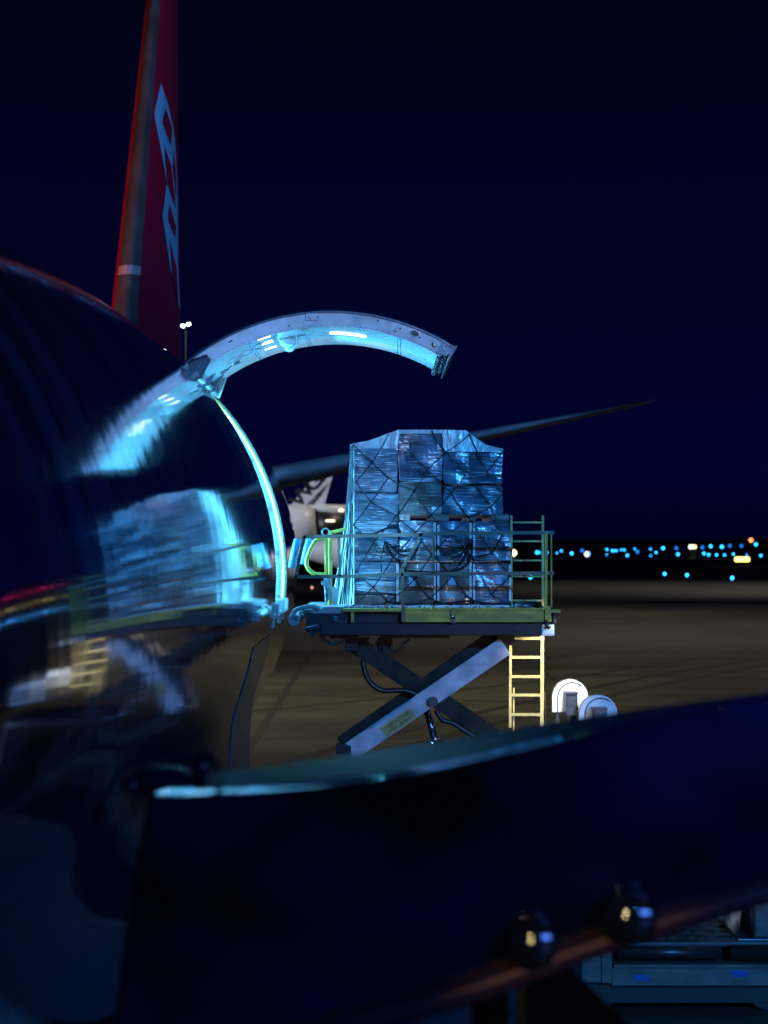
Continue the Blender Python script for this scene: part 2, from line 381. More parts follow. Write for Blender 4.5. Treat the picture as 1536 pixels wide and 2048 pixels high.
for i in range(70):
    t = T0+(T1-T0)*(i+.5)/70
    for rr in (3.29, 3.16):
        if rr == 3.16 and i % 3: continue
        ball(bm, (AX+rr*math.cos(t), D2-0.022, AZ+rr*math.sin(t)), 0.009, 6, 4)
sub('jamb_rivets', bm, M['alu_dark'], jamb, True)
bm = bmesh.new()
for (t, rr, s) in ((R(15.5), 3.24, .05), (R(-5.5), 3.25, .045), (R(5), 3.24, .03), (R(27), 3.25, .03)):
    c = Vector((AX+rr*math.cos(t), D2-0.02, AZ+rr*math.sin(t))); cyl(bm, c, c-Vector((0, .03, 0)), s, 16); cyl(bm, c-Vector((0, .03, 0)), c-Vector((0, .045, 0)), s*.5, 12)
sub('latch_fitting', bm, M['jamb'], jamb)
# edge strip around the opening on the outer skin (forward edge and lower sill) with rivets
bm = bmesh.new()
for yy in (D1-0.06, D1-0.30, D1-1.05, D1-1.6, D1-2.7):
    for i in range(56):
        t = R(-7)+R(50)*i/55; ball(bm, fus(yy, t, 0.001), 0.0045, 6, 4)
obj('skin_rivets', bm, M['rivet'], plane, True)
bm = bmesh.new()       # sill fittings under the opening
for yy in (D1+0.15, D2-0.25, 26.1):
    c = fus(yy, T0, 0)
    box(bm, c+Vector((-.22, -.07, -.02)), c+Vector((0.05, .07, .13)), bev=.01)
    box(bm, c+Vector((-.12, -.05, -.16)), c+Vector((0.0, .05, -.03)), bev=.01)
    tube(bm, [c+Vector((-.1, -.09, -.12)), c+Vector((.03, -.09, .0))], .028, 10)
    tube(bm, smoothpts([c+Vector((-.03, 0, -.1)), c+Vector((-.06, 0, -.22)), c+Vector((-.16, 0, -.34))]), .022, 8)
obj('sill_fitting', bm, M['jamb'], plane)
bm = bmesh.new()
c = fus(D2-.25, T0, 0)
for k in range(3): tube(bm, smoothpts([c+Vector((-.1-.02*k, 0, -.30)), c+Vector((-.2, 0, -.42-.01*k)), c+Vector((-.28-.03*k, 0, -.52))]), .007, 6)
obj('dangling_lanyards', bm, M['jamb'], plane, True)
# lower flank panel and seam ahead of the door; its grey paints a reflection
bm = bmesh.new(); gr_ = [[bm.verts.new(fus(y, R(t), .006)) for t in [-11-2*k for k in range(34)]] for y in [21.4+.155*i for i in range(21)]]
for i in range(20):
    for k in range(33): bm.faces.new((gr_[i][k], gr_[i][k+1], gr_[i+1][k+1], gr_[i+1][k])).smooth = True
obj('belly_panel', bm, M['skin_low'], plane)
bm = bmesh.new(); tube(bm, [fus(21.38, R(-11-2*k), .008) for k in range(34)], .0045, 6); tube(bm, [fus(24.47, R(-14-2*k), .004) for k in range(30)], .005, 6)
obj('panel_seam', bm, M['alu_dark'], plane, True)

# ---- raised cargo door
DC = Vector((-98/171.43, 0, CZ+13/171.43)); DR = 2.71; A0, A1 = R(57.5), R(129.5)
def dpt(a, r, y): return Vector((DC.x+r*math.cos(a), y, DC.z+r*math.sin(a)))
NA = 60; angs = [A0+(A1-A0)*i/NA for i in range(NA+1)]
def arcband(bm, prof, mi=0, a0=A0, a1=A1, n=NA, closed=True, cap=True):
    """prof: list of (r, y) swept along the door arc"""
    prev = None; m = len(prof)
    for i in range(n+1):
        a = a0+(a1-a0)*i/n; q = [bm.verts.new(dpt(a, r, y)) for r, y in prof]
        if prev:
            for k in range(m if closed else m-1):
                f = bm.faces.new((prev[k], prev[(k+1) % m], q[(k+1) % m], q[k])); f.material_index = mi; f.smooth = False
        elif cap and closed: bm.faces.new(q)
        prev = q
    if cap and closed: bm.faces.new(prev[::-1])
bm = bmesh.new(); arcband(bm, [(DR, D1), (DR, D2), (DR-.02, D2), (DR-.02, D1)])
door = obj('cargo_door', bm, M['skin'], plane)
door['label'] = 'raised upward-curving cargo door lit cyan underneath'
bm = bmesh.new(); arcband(bm, [(DR-.035, D1+.02), (DR-.035, D1+.07), (DR-.205, D1+.07), (DR-.205, D1+.02)], a0=A0+R(3.2)); frame = sub('end_frame', bm, M['alu'], door)
bm = bmesh.new(); arcband(bm, [(DR-.025, D1-.01), (DR-.025, D1+.05), (DR-.045, D1+.05), (DR-.045, D1-.01)]); sub('rim_lip', bm, M['alu_dark'], door)
bm = bmesh.new(); arcband(bm, [(DR-.175, D1+.005), (DR-.175, D1+.018), (DR-.207, D1+.018), (DR-.207, D1+.005)], a0=A0+R(3.4)); sub('frame_flange', bm, M['alu'], door)
bm = bmesh.new(); arcband(bm, [(DR-.208, D1+.03), (DR-.212, D1+1.2), (DR-.13, D2-.03), (DR-.115, D2-.03), (DR-.19, D1+1.2), (DR-.19, D1+.03)], a0=A0+R(2.8), a1=A1-R(1))
lin = sub('inner_lining', bm, M['lining'], door)
bm = bmesh.new()       # lining seams
for a in (R(71), R(97), R(112)):
    for d in (0, R(.9)):
        tube(bm, [dpt(a+d, DR-.2095, D1+.05), dpt(a+d, DR-.2135, D1+1.2), dpt(a+d, DR-.132, D2-.05)], .0045, 6)
sub('lining_seam', bm, M['bumper'], door)
bm = bmesh.new()       # rivets and bolt holes on the frame
for i in range(42):
    a = A0+R(5)+(A1-A0-R(10))*i/41; c = dpt(a, DR-.190, D1+.004); ball(bm, c, .006, 6, 4)
for a, r in ((R(117), .10), (R(116.4), .10), (R(93.4), .09), (R(72), .10), (R(66.5), .12), (R(101), .15), (R(78), .08)):
    ball(bm, dpt(a, DR-r, D1+.016), .011, 8, 6)
sub('frame_rivets', bm, M['black'], door, True)
bm = bmesh.new()       # lug with a hole near the middle of the frame
c = dpt(R(95.0), DR-.085, D1+.02); box(bm, c+Vector((-.07, -.02, -.045)), c+Vector((.07, .0, .05)), bev=.012); cyl(bm, c+Vector((0, -.02, 0)), c+Vector((0, -.05, 0)), .026, 14)
c = dpt(R(72.3), DR-.07, D1+.02); bar(bm, c+Vector((0, -.02, 0)), c+Vector((-.05, -.03, -.07)), .03, .03)
sub('frame_lug', bm, M['alu'], door)
bm = bmesh.new()       # dark oval cut-out with pale rim
c = dpt(R(68.0), DR-.10, D1+.015); tdir = Vector((math.sin(R(68)), 0, -math.cos(R(68)))); nrm = Vector((math.cos(R(68)), 0, math.sin(R(68))))
def oval(a, b, dy, n=24): return [c+Vector((0, dy, 0))+tdir*(math.cos(2*math.pi*k/n)*a)+nrm*(math.sin(2*math.pi*k/n)*b) for k in range(n)]
prism(bm, oval(.052, .034, -.006), (0, .006, 0)); sub('oval_cutout', bm, M['black'], door)
bm = bmesh.new(); tube(bm, oval(.054, .036, -.006), .005, 6, closed=True); sub('cutout_rim', bm, M['white'], door)
# lamp housing under the door
bm = bmesh.new()
c = W(578, 684, 25.2)
ball(bm, c+Vector((-.02, 0, 0)), .085, 24, 16, sc=(1.15, 1.2, .8)); ball(bm, c+Vector((0, .1, -.055)), .07, 20, 12, sc=(1, 1.2, .8))
tube(bm, smoothpts([c+Vector((.07, -.06, .10)), c+Vector((.1, -.08, .03)), c+Vector((.09, -.08, -.05)), c+Vector((.02, -.06, -.09))]), .012, 8)
tube(bm, [c+Vector((-.1, -.04, .02)), c+Vector((-.13, -.06, .04))], .018, 10)
for f in bm.faces: f.smooth = True
sub('lamp_housing', bm, M['lining'], door)
# latches at the free end
bm = bmesh.new(); rng = random.Random(3)
t = Vector((math.sin(A0), 0, -math.cos(A0)))
prism(bm, [dpt(A0, DR-.02, D1+.01), dpt(A0+R(3.4), DR-.03, D1+.01), dpt(A0+R(3.4), DR-.20, D1+.01), dpt(A0+R(.6), DR-.16, D1+.01), dpt(A0, DR-.10, D1+.01)], (0, .05, 0))
for y in [D1+.1+.32*i for i in range(9)]:
    for k in range(3):
        cc = dpt(A0+R(.2+1.1*k), DR-.07-.045*k-rng.random()*.02, y+rng.random()*.05)
        box(bm, cc-Vector((.03, .06, .025)), cc+Vector((.03, .06, .025)), bev=.006)
        cyl(bm, cc+Vector((0, -.08, -.02)), cc+Vector((0, .08, -.02)), .018, 10)
sub('latch_mechanism', bm, M['alu_dark'], door)
bm = bmesh.new(); c = dpt(A0+R(4.5), DR-.10, D1+.01); cyl(bm, c, c-Vector((0, .05, 0)), .035, 16); cyl(bm, c-Vector((0, .05, 0)), c-Vector((0, .06, 0)), .016, 12)
c = dpt(A0+R(1.7), DR-.075, D1+.0); tube(bm, [c+Vector((.035*math.cos(k), -.01, .035*math.sin(k))) for k in [R(20+24*i) for i in range(12)]], .009, 6)
sub('latch_roller', bm, M['alu'], door)
# latch edge plate
bm = bmesh.new(); prism(bm, [dpt(A0, DR, D1-.005), dpt(A0-R(.5), DR, D1-.005), dpt(A0-R(.5), DR-.17, D1-.005), dpt(A0, DR-.17, D1-.005)], (0, D2-D1, 0)); sub('edge_plate', bm, M['alu_dark'], door)
# flat marks on the lining: linked crimson diamonds and blocky navy lettering
def lpt(a, y, lift=.004):
    r = DR-.208-(y-D1)/1.2*.004 if y < D1+1.2 else DR-.212+(y-D1-1.2)/(D2-.03-D1-1.2)*.082
    return dpt(a, r-lift, y)
bm = bmesh.new()
def stroke(pts, wd):
    for (a, b) in zip(pts[:-1], pts[1:]):
        n = 3
        for k in range(n):
            p = [a[0]+(b[0]-a[0])*k/n, a[1]+(b[1]-a[1])*k/n]; q = [a[0]+(b[0]-a[0])*(k+1)/n, a[1]+(b[1]-a[1])*(k+1)/n]
            dx, dy = (q[0]-p[0])*47, q[1]-p[1]; L = math.hypot(dx, dy) or 1; ox, oy = -dy/L*wd/47, dx/L*wd
            bm.faces.new([bm.verts.new(lpt(R(s[0]), s[1])) for s in ((p[0]+ox, p[1]+oy), (q[0]+ox, q[1]+oy), (q[0]-ox, q[1]-oy), (p[0]-ox, p[1]-oy))])
# (angle deg, y) ; 1 degree of arc is about 47 mm
for (a_, y_) in ((110.5, 25.2), (114.8, 25.3), (118.8, 25.4)):
    stroke([(a_+2, y_), (a_, y_+.28), (a_-2.2, y_), (a_, y_-.28), (a_+2, y_)], .03)
sub('diamond_marking', bm, M['mark_red'], door)
bm = bmesh.new()
for i, a_ in enumerate((111.5, 112.9, 114.3, 115.7, 117.1)):
    stroke([(a_, 25.75), (a_, 26.45)], .011*2)
    if i % 2 == 0: stroke([(a_, 26.45), (a_+.8, 26.45)], .02)
    else: stroke([(a_, 26.1), (a_+.7, 26.1), (a_+.7, 25.75)], .02)
sub('block_lettering', bm, M['mark_dark'], door)
# slim emissive white streaks lying on the lining
def on_lining(px, py):
    best = None
    for k in range(400):
        y = D1+.03+(D2-D1-.06)*k/399; p = W(px, py, y)
        rr = DR-.208-(y-D1)/1.2*.004 if y < D1+1.2 else DR-.212+(y-D1-1.2)/(D2-.03-D1-1.2)*.082
        e = abs(math.hypot(p.x-DC.x, p.z-DC.z)-rr)
        if best is None or e < best[0]: best = (e, p, rr)
    p = best[1]; a = math.atan2(p.z-DC.z, p.x-DC.x); return dpt(a, best[2]-.008, p.y), a
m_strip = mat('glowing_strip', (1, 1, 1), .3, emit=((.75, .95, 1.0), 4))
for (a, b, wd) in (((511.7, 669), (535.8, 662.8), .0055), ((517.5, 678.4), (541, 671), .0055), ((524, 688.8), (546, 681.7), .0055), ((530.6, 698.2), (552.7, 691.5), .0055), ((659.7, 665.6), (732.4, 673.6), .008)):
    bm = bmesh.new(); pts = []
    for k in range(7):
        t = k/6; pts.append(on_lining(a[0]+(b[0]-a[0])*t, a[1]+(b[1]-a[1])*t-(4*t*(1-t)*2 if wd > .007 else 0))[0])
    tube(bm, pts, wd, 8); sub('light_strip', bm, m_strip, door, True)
# hinge arms
bm = bmesh.new()
H1 = fus(D1, T1, 0); H2 = fus(D2, T1, 0)
for (yy, mi) in ((D1-.045, 0), (25.5, 0), (26.5, 0)):
    h = fus(D1, T1, 0); h.y = yy
    pts = [h+Vector((-.12, 0, .02)), h+Vector((-.05, 0, .17)), h+Vector((.15, 0, .24)), h+Vector((.19, 0, .19)), h+Vector((.08, 0, -.03)), h+Vector((.0, 0, -.05))]
    prism(bm, pts, (0, .05, 0))
    tube(bm, [pts[1]+Vector((0, -.01, 0)), pts[2]+Vector((0, -.01, 0))], .015, 6)
sub('hinge_arm', bm, M['alu_dark'], door)
bm = bmesh.new(); h = H2.copy(); h.y = D2-.12
prism(bm, [h+Vector((-.03, 0, -.02)), h+Vector((-.07, 0, .24)), h+Vector((.20, 0, .34)), h+Vector((.06, 0, -.05))], (0, .03, 0))
prism(bm, [h+Vector((-.1, -.02, .25)), h+Vector((-.1, -.02, .29)), h+Vector((.24, -.02, .40)), h+Vector((.24, -.02, .36))], (0, .05, 0))
tube(bm, [h+Vector((.06, -.01, -.05)), h+Vector((.20, -.01, .34))], .014, 6); tube(bm, [h+Vector((-.03, -.01, -.02)), h+Vector((-.08, -.01, .26))], .014, 6)
tube(bm, [H1+Vector((.02, -.05, .02)), H2+Vector((.02, .05, .02))], .035, 10)
tube(bm, [H1+Vector((-.1, -.05, .1)), H2+Vector((-.1, .05, .1))], .03, 10)
sub('hinge_bracket', bm, M['jamb'], door)
bm = bmesh.new(); c = W(468, 722, 25.8); cyl(bm, c+Vector((-.01, -.05, .04)), c+Vector((.03, -.05, -.04)), .055, 16); 
tube(bm, smoothpts([W(440, 745, 26), W(452, 738, 26), W(462, 728, 26), W(480, 722, 26)]), .03, 8)
for k in range(6): c = W(436+random.random()*30, 744-random.random()*14, 25.9); box(bm, c-Vector((.03, .05, .02)), c+Vector((.03, .05, .02)), bev=.006)
sub('actuator', bm, M['alu_dark'], door)

# ---- tail fin
def fin_le(z):  return 37.6+(z-(CZ+3.98))/1.388
def fin_te(z):  return 48.55-(z-(CZ+4.0))*0.15
def fin_T(z):   return 0.50-0.031*(z-(CZ+4.0))
def naca(s):    return (2.969*math.sqrt(max(s, 0))-1.26*s-3.516*s*s+2.843*s**3-1.036*s**4)
def fin_half(y, z):
    a, b = fin_le(z), fin_te(z); s = (y-a)/(b-a)
    return 0.0 if s <= 0 or s >= 1 else fin_T(z)*naca(s)
SS = [0, .001, .003, .006, .010, .016, .025, .04, .06, .09, .13, .18, .24, .32, .42, .54, .68, .84, 1]
zs = [CZ+2.2+i*.35 for i in range(30)]
def fin_part(i0, i1, dr=0.0, z0=-99, z1=99):
    bm = bmesh.new()
    for side in (1, -1):
        g_ = []
        for z in zs:
            if not (z0 <= z <= z1): continue
            a, b = fin_le(z), fin_te(z)
            g_.append([bm.verts.new(Vector((AX+side*(fin_T(z)*naca(s)+dr), a+(b-a)*s-dr*2*(1-s), z))) for s in SS[i0:i1+1]])
        for i in range(len(g_)-1):
            for k in range(len(g_[0])-1):
                f = bm.faces.new((g_[i][k], g_[i][k+1], g_[i+1][k+1], g_[i+1][k])); f.smooth = True
    bmesh.ops.remove_doubles(bm, verts=bm.verts, dist=.0005)
    return bm
fin = obj('tail_fin', fin_part(6, 18), M['red'], plane)
sub('leading_edge', fin_part(0, 6), M['le'], fin)
zb = CZ+(VY-546)/FPX*38.9
old = zs; zs = [zb-.09, zb, zb+.09]; sub('leading_edge_band', fin_part(0, 6, .004), M['le_band'], fin)
zs = old
def fin_decal(name, poly, m, lift):
    bm = bmesh.new(); f = bm.faces.new([bm.verts.new((x, y, 0)) for x, y in poly])
    bmesh.ops.triangulate(bm, faces=[f]); bmesh.ops.subdivide_edges(bm, edges=bm.edges, cuts=5, use_grid_fill=True)
    for v_ in bm.verts:
        px, py = v_.co.x, v_.co.y; d = AX*-1*FPX/(VX-px)
        for _ in range(60):
            z = CZ+(VY-py)/FPX*d; nd = (-AX-fin_half(d, z)-lift)*FPX/(VX-px); d = d*.6+nd*.4
        z = CZ+(VY-py)/FPX*d; v_.co = Vector((AX+fin_half(d, z)+lift, d, z))
    sub(name, bm, m, fin)
fin_decal('linked_diamond_emblem', [(322, 166), (308.6, 226.5), (334, 365), (325.4, 431.6), (340, 531), (360, 622), (356, 531), (356, 449), (354.7, 371), (350.8, 289), (345.7, 250), (336, 207)], M['blue'], .012)
bm = None
for poly in ([(331, 215), (325, 244), (342, 291), (344.5, 258)], [(329, 293), (343, 332), (352, 414), (335.5, 371)], [(339, 408), (336, 437), (350.5, 475), (352.5, 453)], [(339, 477), (353.5, 535), (357.5, 612), (345, 547)], [(347.5, 300), (346, 335), (352.8, 395), (352.2, 340)]):
    fin_decal('emblem_opening', poly, M['red'], .022)
# horizontal stabiliser on the port side
bm = bmesh.new()
st = []
for i in range(13):
    u = i/12; px = 520+(1312-520)*u; yle = 36.5+7.5*u; x = (px-VX)/FPX*(yle)
    top = 938+(796-938)*u**1.0; th = 0.20*(1-u)+.025; ch = 5.6*(1-u)+1.5
    zc = CZ+(VY-(top+14*(1-u)+3))/FPX*yle
    ring = []
    for (s, tt) in ((0, 0), (.02, .5), (.08, .85), (.3, 1), (.65, .6), (1, 0), (.65, -.45), (.3, -.8), (.08, -.75), (.02, -.45)):
        ring.append(bm.verts.new((x, yle+ch*s, zc+th*tt)))
    st.append(ring)
for i in range(12):
    for k in range(10):
        f = bm.faces.new((st[i][k], st[i][(k+1) % 10], st[i+1][(k+1) % 10], st[i+1][k])); f.smooth = True
bm.faces.new(st[0]); bm.faces.new(st[-1][::-1])
obj('tailplane', bm, mat('dark_grey_tailplane', (0.42, 0.30, 0.30), .5, noise_=((1, 1, 1), .25)), plane)

# ------------------------------------------------------------------ netted cargo pallet
ZD = CZ-(1216-VY)/FPX*25.0          # top of the loader deck
pal = thing('cargo_pallet', 'tall plastic wrapped cargo load under a black diamond net, standing on the raised loader deck', 'cargo pallet', W(860, 1216, 26.1))
PF, PB = 25.0, 27.3
def carton(px0, py0, px1, py1, m, dy=0.0, bulge=.03, name='carton'):
    bm = bmesh.new(); a = W(px0, py0, PF); b = W(px1, py1, PF)
    r = bmesh.ops.create_cube(bm, size=1); 
    x0, x1, z0, z1 = a.x, b.x, b.z, a.z
    for v_ in r['verts']: v_.co = Vector((x0+(v_.co.x+.5)*(x1-x0), PF+dy+(v_.co.y+.5)*(PB-PF-.02-dy), z0+(v_.co.z+.5)*(z1-z0)))
    bmesh.ops.bevel(bm, geom=list(bm.edges), offset=.012, segments=2, affect='EDGES')
    bmesh.ops.subdivide_edges(bm, edges=[e for e in bm.edges if e.calc_length() > .2], cuts=8, use_grid_fill=True)
    for v_ in bm.verts:
        n = noise.noise(v_.co*2.3+Vector((px0, py0, 0)))*bulge; n2 = noise.noise(v_.co*6.0)*bulge*.4
        v_.co += Vector((n*.6+n2, -abs(n)*1.0+n2, n2))
        v_.co.y = max(v_.co.y, PF-.02)
    return obj(name, bm, m, pal)
bx = [
 (706, 895, 796, 985, 'wrapA'), (706, 987, 796, 1055, 'wrapA'), (706, 1057, 796, 1122, 'wrapA'), (706, 1124, 796, 1188, 'wrapA'), (708, 1190, 790, 1212, 'wrapC'),
 (798, 866, 884, 962, 'wrapB'), (798, 964, 884, 1028, 'wrapC'),
 (886, 902, 1005, 968, 'wrapB'), (886, 972, 1005, 1028, 'wrapB'),
 (798, 1042, 870, 1122, 'wrapB'), (798, 1127, 870, 1207, 'wrapC'), (876, 1042, 941, 1122, 'wrapB'), (876, 1127, 941, 1207, 'wrapC'),
 (947, 1042, 1022, 1122, 'wrapB'), (947, 1127, 1022, 1207, 'wrapB')]
for i, b_ in enumerate(bx): carton(b_[0], b_[1], b_[2], b_[3], M[b_[4]], dy=(0.0, .02, .01, .03)[i % 4])
# wooden deck between the layers with fork slots
bm = bmesh.new()
for (a, b, z0, z1) in ((798, 820, 1029, 1041), (860, 886, 1029, 1041), (886, 898, 1029, 1041), (938, 952, 1029, 1041), (982, 1018, 1029, 1041)):
    p = W(a, z0, PF+.02); q = W(b, z1, PF+.02); box(bm, p, (q.x, PB-.05, q.z))
p = W(798, 1028.2, PF+.03); q = W(1018, 1031, PF+.03); box(bm, p, (q.x, PB-.06, q.z))
obj('middle_skid', bm, M['wrapC'], pal)
bm = bmesh.new(); p = W(690, 1210, PF-.05); q = W(1028, 1215.5, PF-.05); box(bm, p, (q.x, PB+.1, q.z), bev=.006); obj('pallet_base', bm, M['alu'], pal)
# pale ridges added to put the film's glints into colour and shape
M['pleat'] = mat('bunched_film', (0.75, 0.82, 0.86), 0.25, coat=.6)
bm = bmesh.new(); rng = random.Random(5)
def glint_pleats(x0, x1, y0, y1, n, lmin, lmax, slope=0.0, rr=.0045):
    for _ in range(n):
        L = rng.uniform(lmin, lmax); a = rng.uniform(x0, max(x0+1, x1-L)); b = min(a+L, x1); y = rng.uniform(y0, y1); k = rng.uniform(-.6, .6)
        pts = [W(a, y+slope*(a-x0), PF-.026), W((a+b)/2, y+slope*((a+b)/2-x0)+k, PF-.029), W(b, y+slope*(b-x0)+k*rng.uniform(-1, 1), PF-.026)]
        q = rng.uniform(.4, 1.25)*rr; tube(bm, pts, [q*.3, q, q*.3], 5)
glint_pleats(740, 796, 905, 975, 34, 5, 26); glint_pleats(709, 735, 905, 950, 20, 4, 16); glint_pleats(712, 790, 950, 1040, 26, 6, 22)
glint_pleats(709, 796, 1042, 1075, 80, 12, 50); glint_pleats(750, 796, 1075, 1100, 34, 10, 40); glint_pleats(735, 796, 1098, 1120, 22, 6, 24)
glint_pleats(712, 796, 1138, 1158, 34, 20, 60, .02); glint_pleats(712, 796, 1158, 1181, 52, 30, 80, .07, .0055)
glint_pleats(800, 882, 955, 965, 12, 20, 70); glint_pleats(888, 905, 975, 1010, 14, 4, 14); glint_pleats(940, 1000, 898, 903, 10, 6, 20); glint_pleats(800, 868, 1045, 1110, 16, 6, 26); glint_pleats(888, 1003, 905, 1025, 46, 8, 60, 0, .002); glint_pleats(800, 882, 870, 960, 26, 6, 40, 0, .002)
glint_pleats(800, 882, 966, 1026, 16, 6, 50, 0, .002); glint_pleats(800, 868, 1130, 1205, 14, 6, 30, 0, .002); glint_pleats(880, 1018, 1045, 1205, 60, 6, 40, 0, .0022)
obj('film_pleats', bm, M['pleat'], pal, True)
# plastic sheet over the top
bm = bmesh.new()
topl = [(700, 892), (740, 884), (796, 863.5), (799, 863), (884, 863), (887, 863.2), (932, 863.5), (950, 878), (972, 893), (1007, 903)]
topb = [(704, 893), (745, 880), (797, 861), (830, 862), (885, 862), (930, 862), (948, 876), (970, 892), (1003, 902)]
low = [(700, 898), (740, 897), (795, 897), (799, 868), (884, 867), (887, 904), (932, 903), (950, 904), (972, 904), (1007, 906)]
def px_at(p, y): return Vector(((p[0]-VX)/FPX*PF, y, CZ+(VY-p[1])/FPX*PF))
rows = []
for k in range(9):
    y = PF-.015+(PB-PF)*k/8
    rows.append([bm.verts.new(px_at(p, y)+Vector((0, 0, noise.noise((p[0]*.05, k*.7, 0))*.02+.02))) for p in topl])
front = [bm.verts.new(px_at(p, PF-.03-.0001*i)) for i, p in enumerate(low)]
for i in range(len(topl)-1):
    for k in range(8): bm.faces.new((rows[k][i], rows[k][i+1], rows[k+1][i+1], rows[k+1][i]))
    bm.faces.new((rows[0][i], front[i], front[i+1], rows[0][i+1]))
obj('top_sheet', bm, M['sheet'], pal)
# flared sheet on the aircraft side, oblique to the camera
bm = bmesh.new(); rows = []
lx = [(892, 703), (930, 700), (970, 697), (1010, 693), (1050, 688), (1090, 683), (1130, 677), (1165, 671), (1195, 665), (1213, 661)]
for j in range(46):
    t = j/45; py = 892+t*(1213-892)
    for (a, b) in zip(lx[:-1], lx[1:]):
        if a[0] <= py <= b[0]+.01: xl = a[1]+(b[1]-a[1])*(py-a[0])/(b[0]-a[0]); break
    fr = W(708, py, PF-.02); bk = W(xl, py, 25.9); bk.z = fr.z; far = Vector((bk.x+.03, PB, fr.z)); row = []
    for k in range(15):
        s = k/14; p = fr.lerp(bk, s); wv = noise.noise((s*9, t*2.2+s*2, 4.2))*.045*math.sin(math.pi*min(s*1.3, 1))
        row.append(bm.verts.new(p+Vector((-wv*.7, -wv, 0))))
    for s in (.3, .6, 1): row.append(bm.verts.new(bk.lerp(far, s)+Vector((noise.noise((s*7, t*3, 1))*.03, 0, 0))))
    rows.append(row)
for j in range(45):
    for k in range(17): f = bm.faces.new((rows[j][k], rows[j][k+1], rows[j+1][k+1], rows[j+1][k])); f.smooth = True
obj('side_sheet', bm, M['sheet'], pal)
# perforated white edge strips
for (px, a, b) in ((869.5, 1046, 1205), (876.5, 1050, 1205), (941, 1046, 1203), (948, 1048, 1203), (795, 1120, 1206), (1020, 1130, 1206)):
    bm = bmesh.new(); y = a
    while y < b-6:
        if not (1109 < y < 1124):
            p = W(px-2.0, y, PF-.034); q = W(px+2.0, y+1.9, PF-.034); box(bm, p, (q.x, PF-.026, q.z))
            p = W(px-2.0, y+1.9, PF-.034); q = W(px-1.0, y+3.8, PF-.034); box(bm, p, (q.x, PF-.026, q.z)); p = W(px+1.0, y+1.9, PF-.034); q = W(px+2.0, y+3.8, PF-.034); box(bm, p, (q.x, PF-.026, q.z))
        y += 3.8
    obj('edge_strip', bm, M['strap'], pal)
bm = bmesh.new()
for (a, b, c_, d_) in ((818, 1154, 833, 1172), (897, 1152, 912, 1170), (990, 1156, 1003, 1168)):
    p = W(a, b, PF-.012); q = W(c_, d_, PF-.012); box(bm, p, (q.x, PF-.004, q.z))
obj('paper_label', bm, mat('pale_blue_paper', (.25, .4, .6), .6), pal)
# net
def contour(px):    # top line of the load
    for a, b in zip(topl[:-1], topl[1:]):
        if a[0] <= px <= b[0]: return a[1]+(b[1]-a[1])*(px-a[0])/(b[0]-a[0])
    return 895
bm = bmesh.new(); rng = random.Random(11); nodes = {}
def node(i, j):
    if (i, j) in nodes: return nodes[(i, j)]
    px = 706+i*39+rng.uniform(-9, 9); px = min(max(px, 706), 1021 if j > 4 else 1006)
    t = contour(min(max(px, 701), 1006)); py = t+(j*41)+rng.uniform(-8, 8)
    if j == 0: py = t
    py = min(py, 1211)
    nodes[(i, j)] = (px, py); return nodes[(i, j)]
for j in range(0, 9):
    for i in range(0, 9):
        if (i+j) % 2: continue
        for di in (-1, 1):
            if 0 <= i+di <= 8 and rng.random() < .96:
                a = node(i, j); b = node(i+di, j+1)
                if abs(a[1]-b[1]) < 3: continue
                pts = []
                for k in range(4):
                    s = k/3; sag = 3.0*math.sin(math.pi*s)*rng.uniform(.2, 1)
                    pts.append(W(a[0]+(b[0]-a[0])*s, a[1]+(b[1]-a[1])*s+sag, PF-.045))
                tube(bm, pts, .0062, 6)
        c = node(i, j); ball(bm, W(c[0], c[1], PF-.045), .014, 8, 6)
for (cx, cy, spread, n_) in ((770, 1082, 40, 9), (946, 1075, 34, 10)):     # bunched knots of slack net
    for k in range(n_):
        ang = R(rng.uniform(10, 95)) if cx < 800 else R(rng.uniform(85, 175)); L = rng.uniform(25, 75)
        ex, ey = cx+math.cos(ang)*L, cy+abs(math.sin(ang))*L
        mx_, my = (cx+ex)/2+rng.uniform(-7, 7), (cy+ey)/2+rng.uniform(2, 14)
        tube(bm, smoothpts([W(cx, cy, PF-.06), W(mx_, my, PF-.07-rng.random()*.03), W(ex, ey, PF-.06)], 5), .008, 6)
tube(bm, smoothpts([W(712, 1066, PF-.06), W(745, 1068, PF-.07), W(786, 1052, PF-.06), W(800, 1062, PF-.06), W(800, 1072, PF-.06)]), .012, 6)
tube(bm, smoothpts([W(872, 1088, PF-.06), W(900, 1112, PF-.08), W(925, 1106, PF-.08), W(944, 1078, PF-.06)]), .010, 6)
tube(bm, smoothpts([W(806, 1140, PF-.06), W(850, 1144, PF-.07), W(900, 1142, PF-.07), W(936, 1128, PF-.06), W(946, 1080, PF-.06)]), .011, 6)
tube(bm, smoothpts([W(862, 1210, PF-.06), W(900, 1205, PF-.09), W(945, 1202, PF-.07), W(985, 1208, PF-.07), W(1022, 1206, PF-.05)]), .010, 6)
for k in range(15):     # strands down the flared side
    x0 = 703+rng.random()*3; s = rng.random(); x1 = 664+s*40; pts = []
    for q in range(8):
        t = q/7; pts.append(W(x0+(x1-x0)*t**1.4+rng.uniform(-2.5, 2.5), 893+t*316, 25.9-.9*s-.06))
    tube(bm, smoothpts(pts, 3), .0065, 5)
obj('cargo_net', bm, M['net'], pal, True)

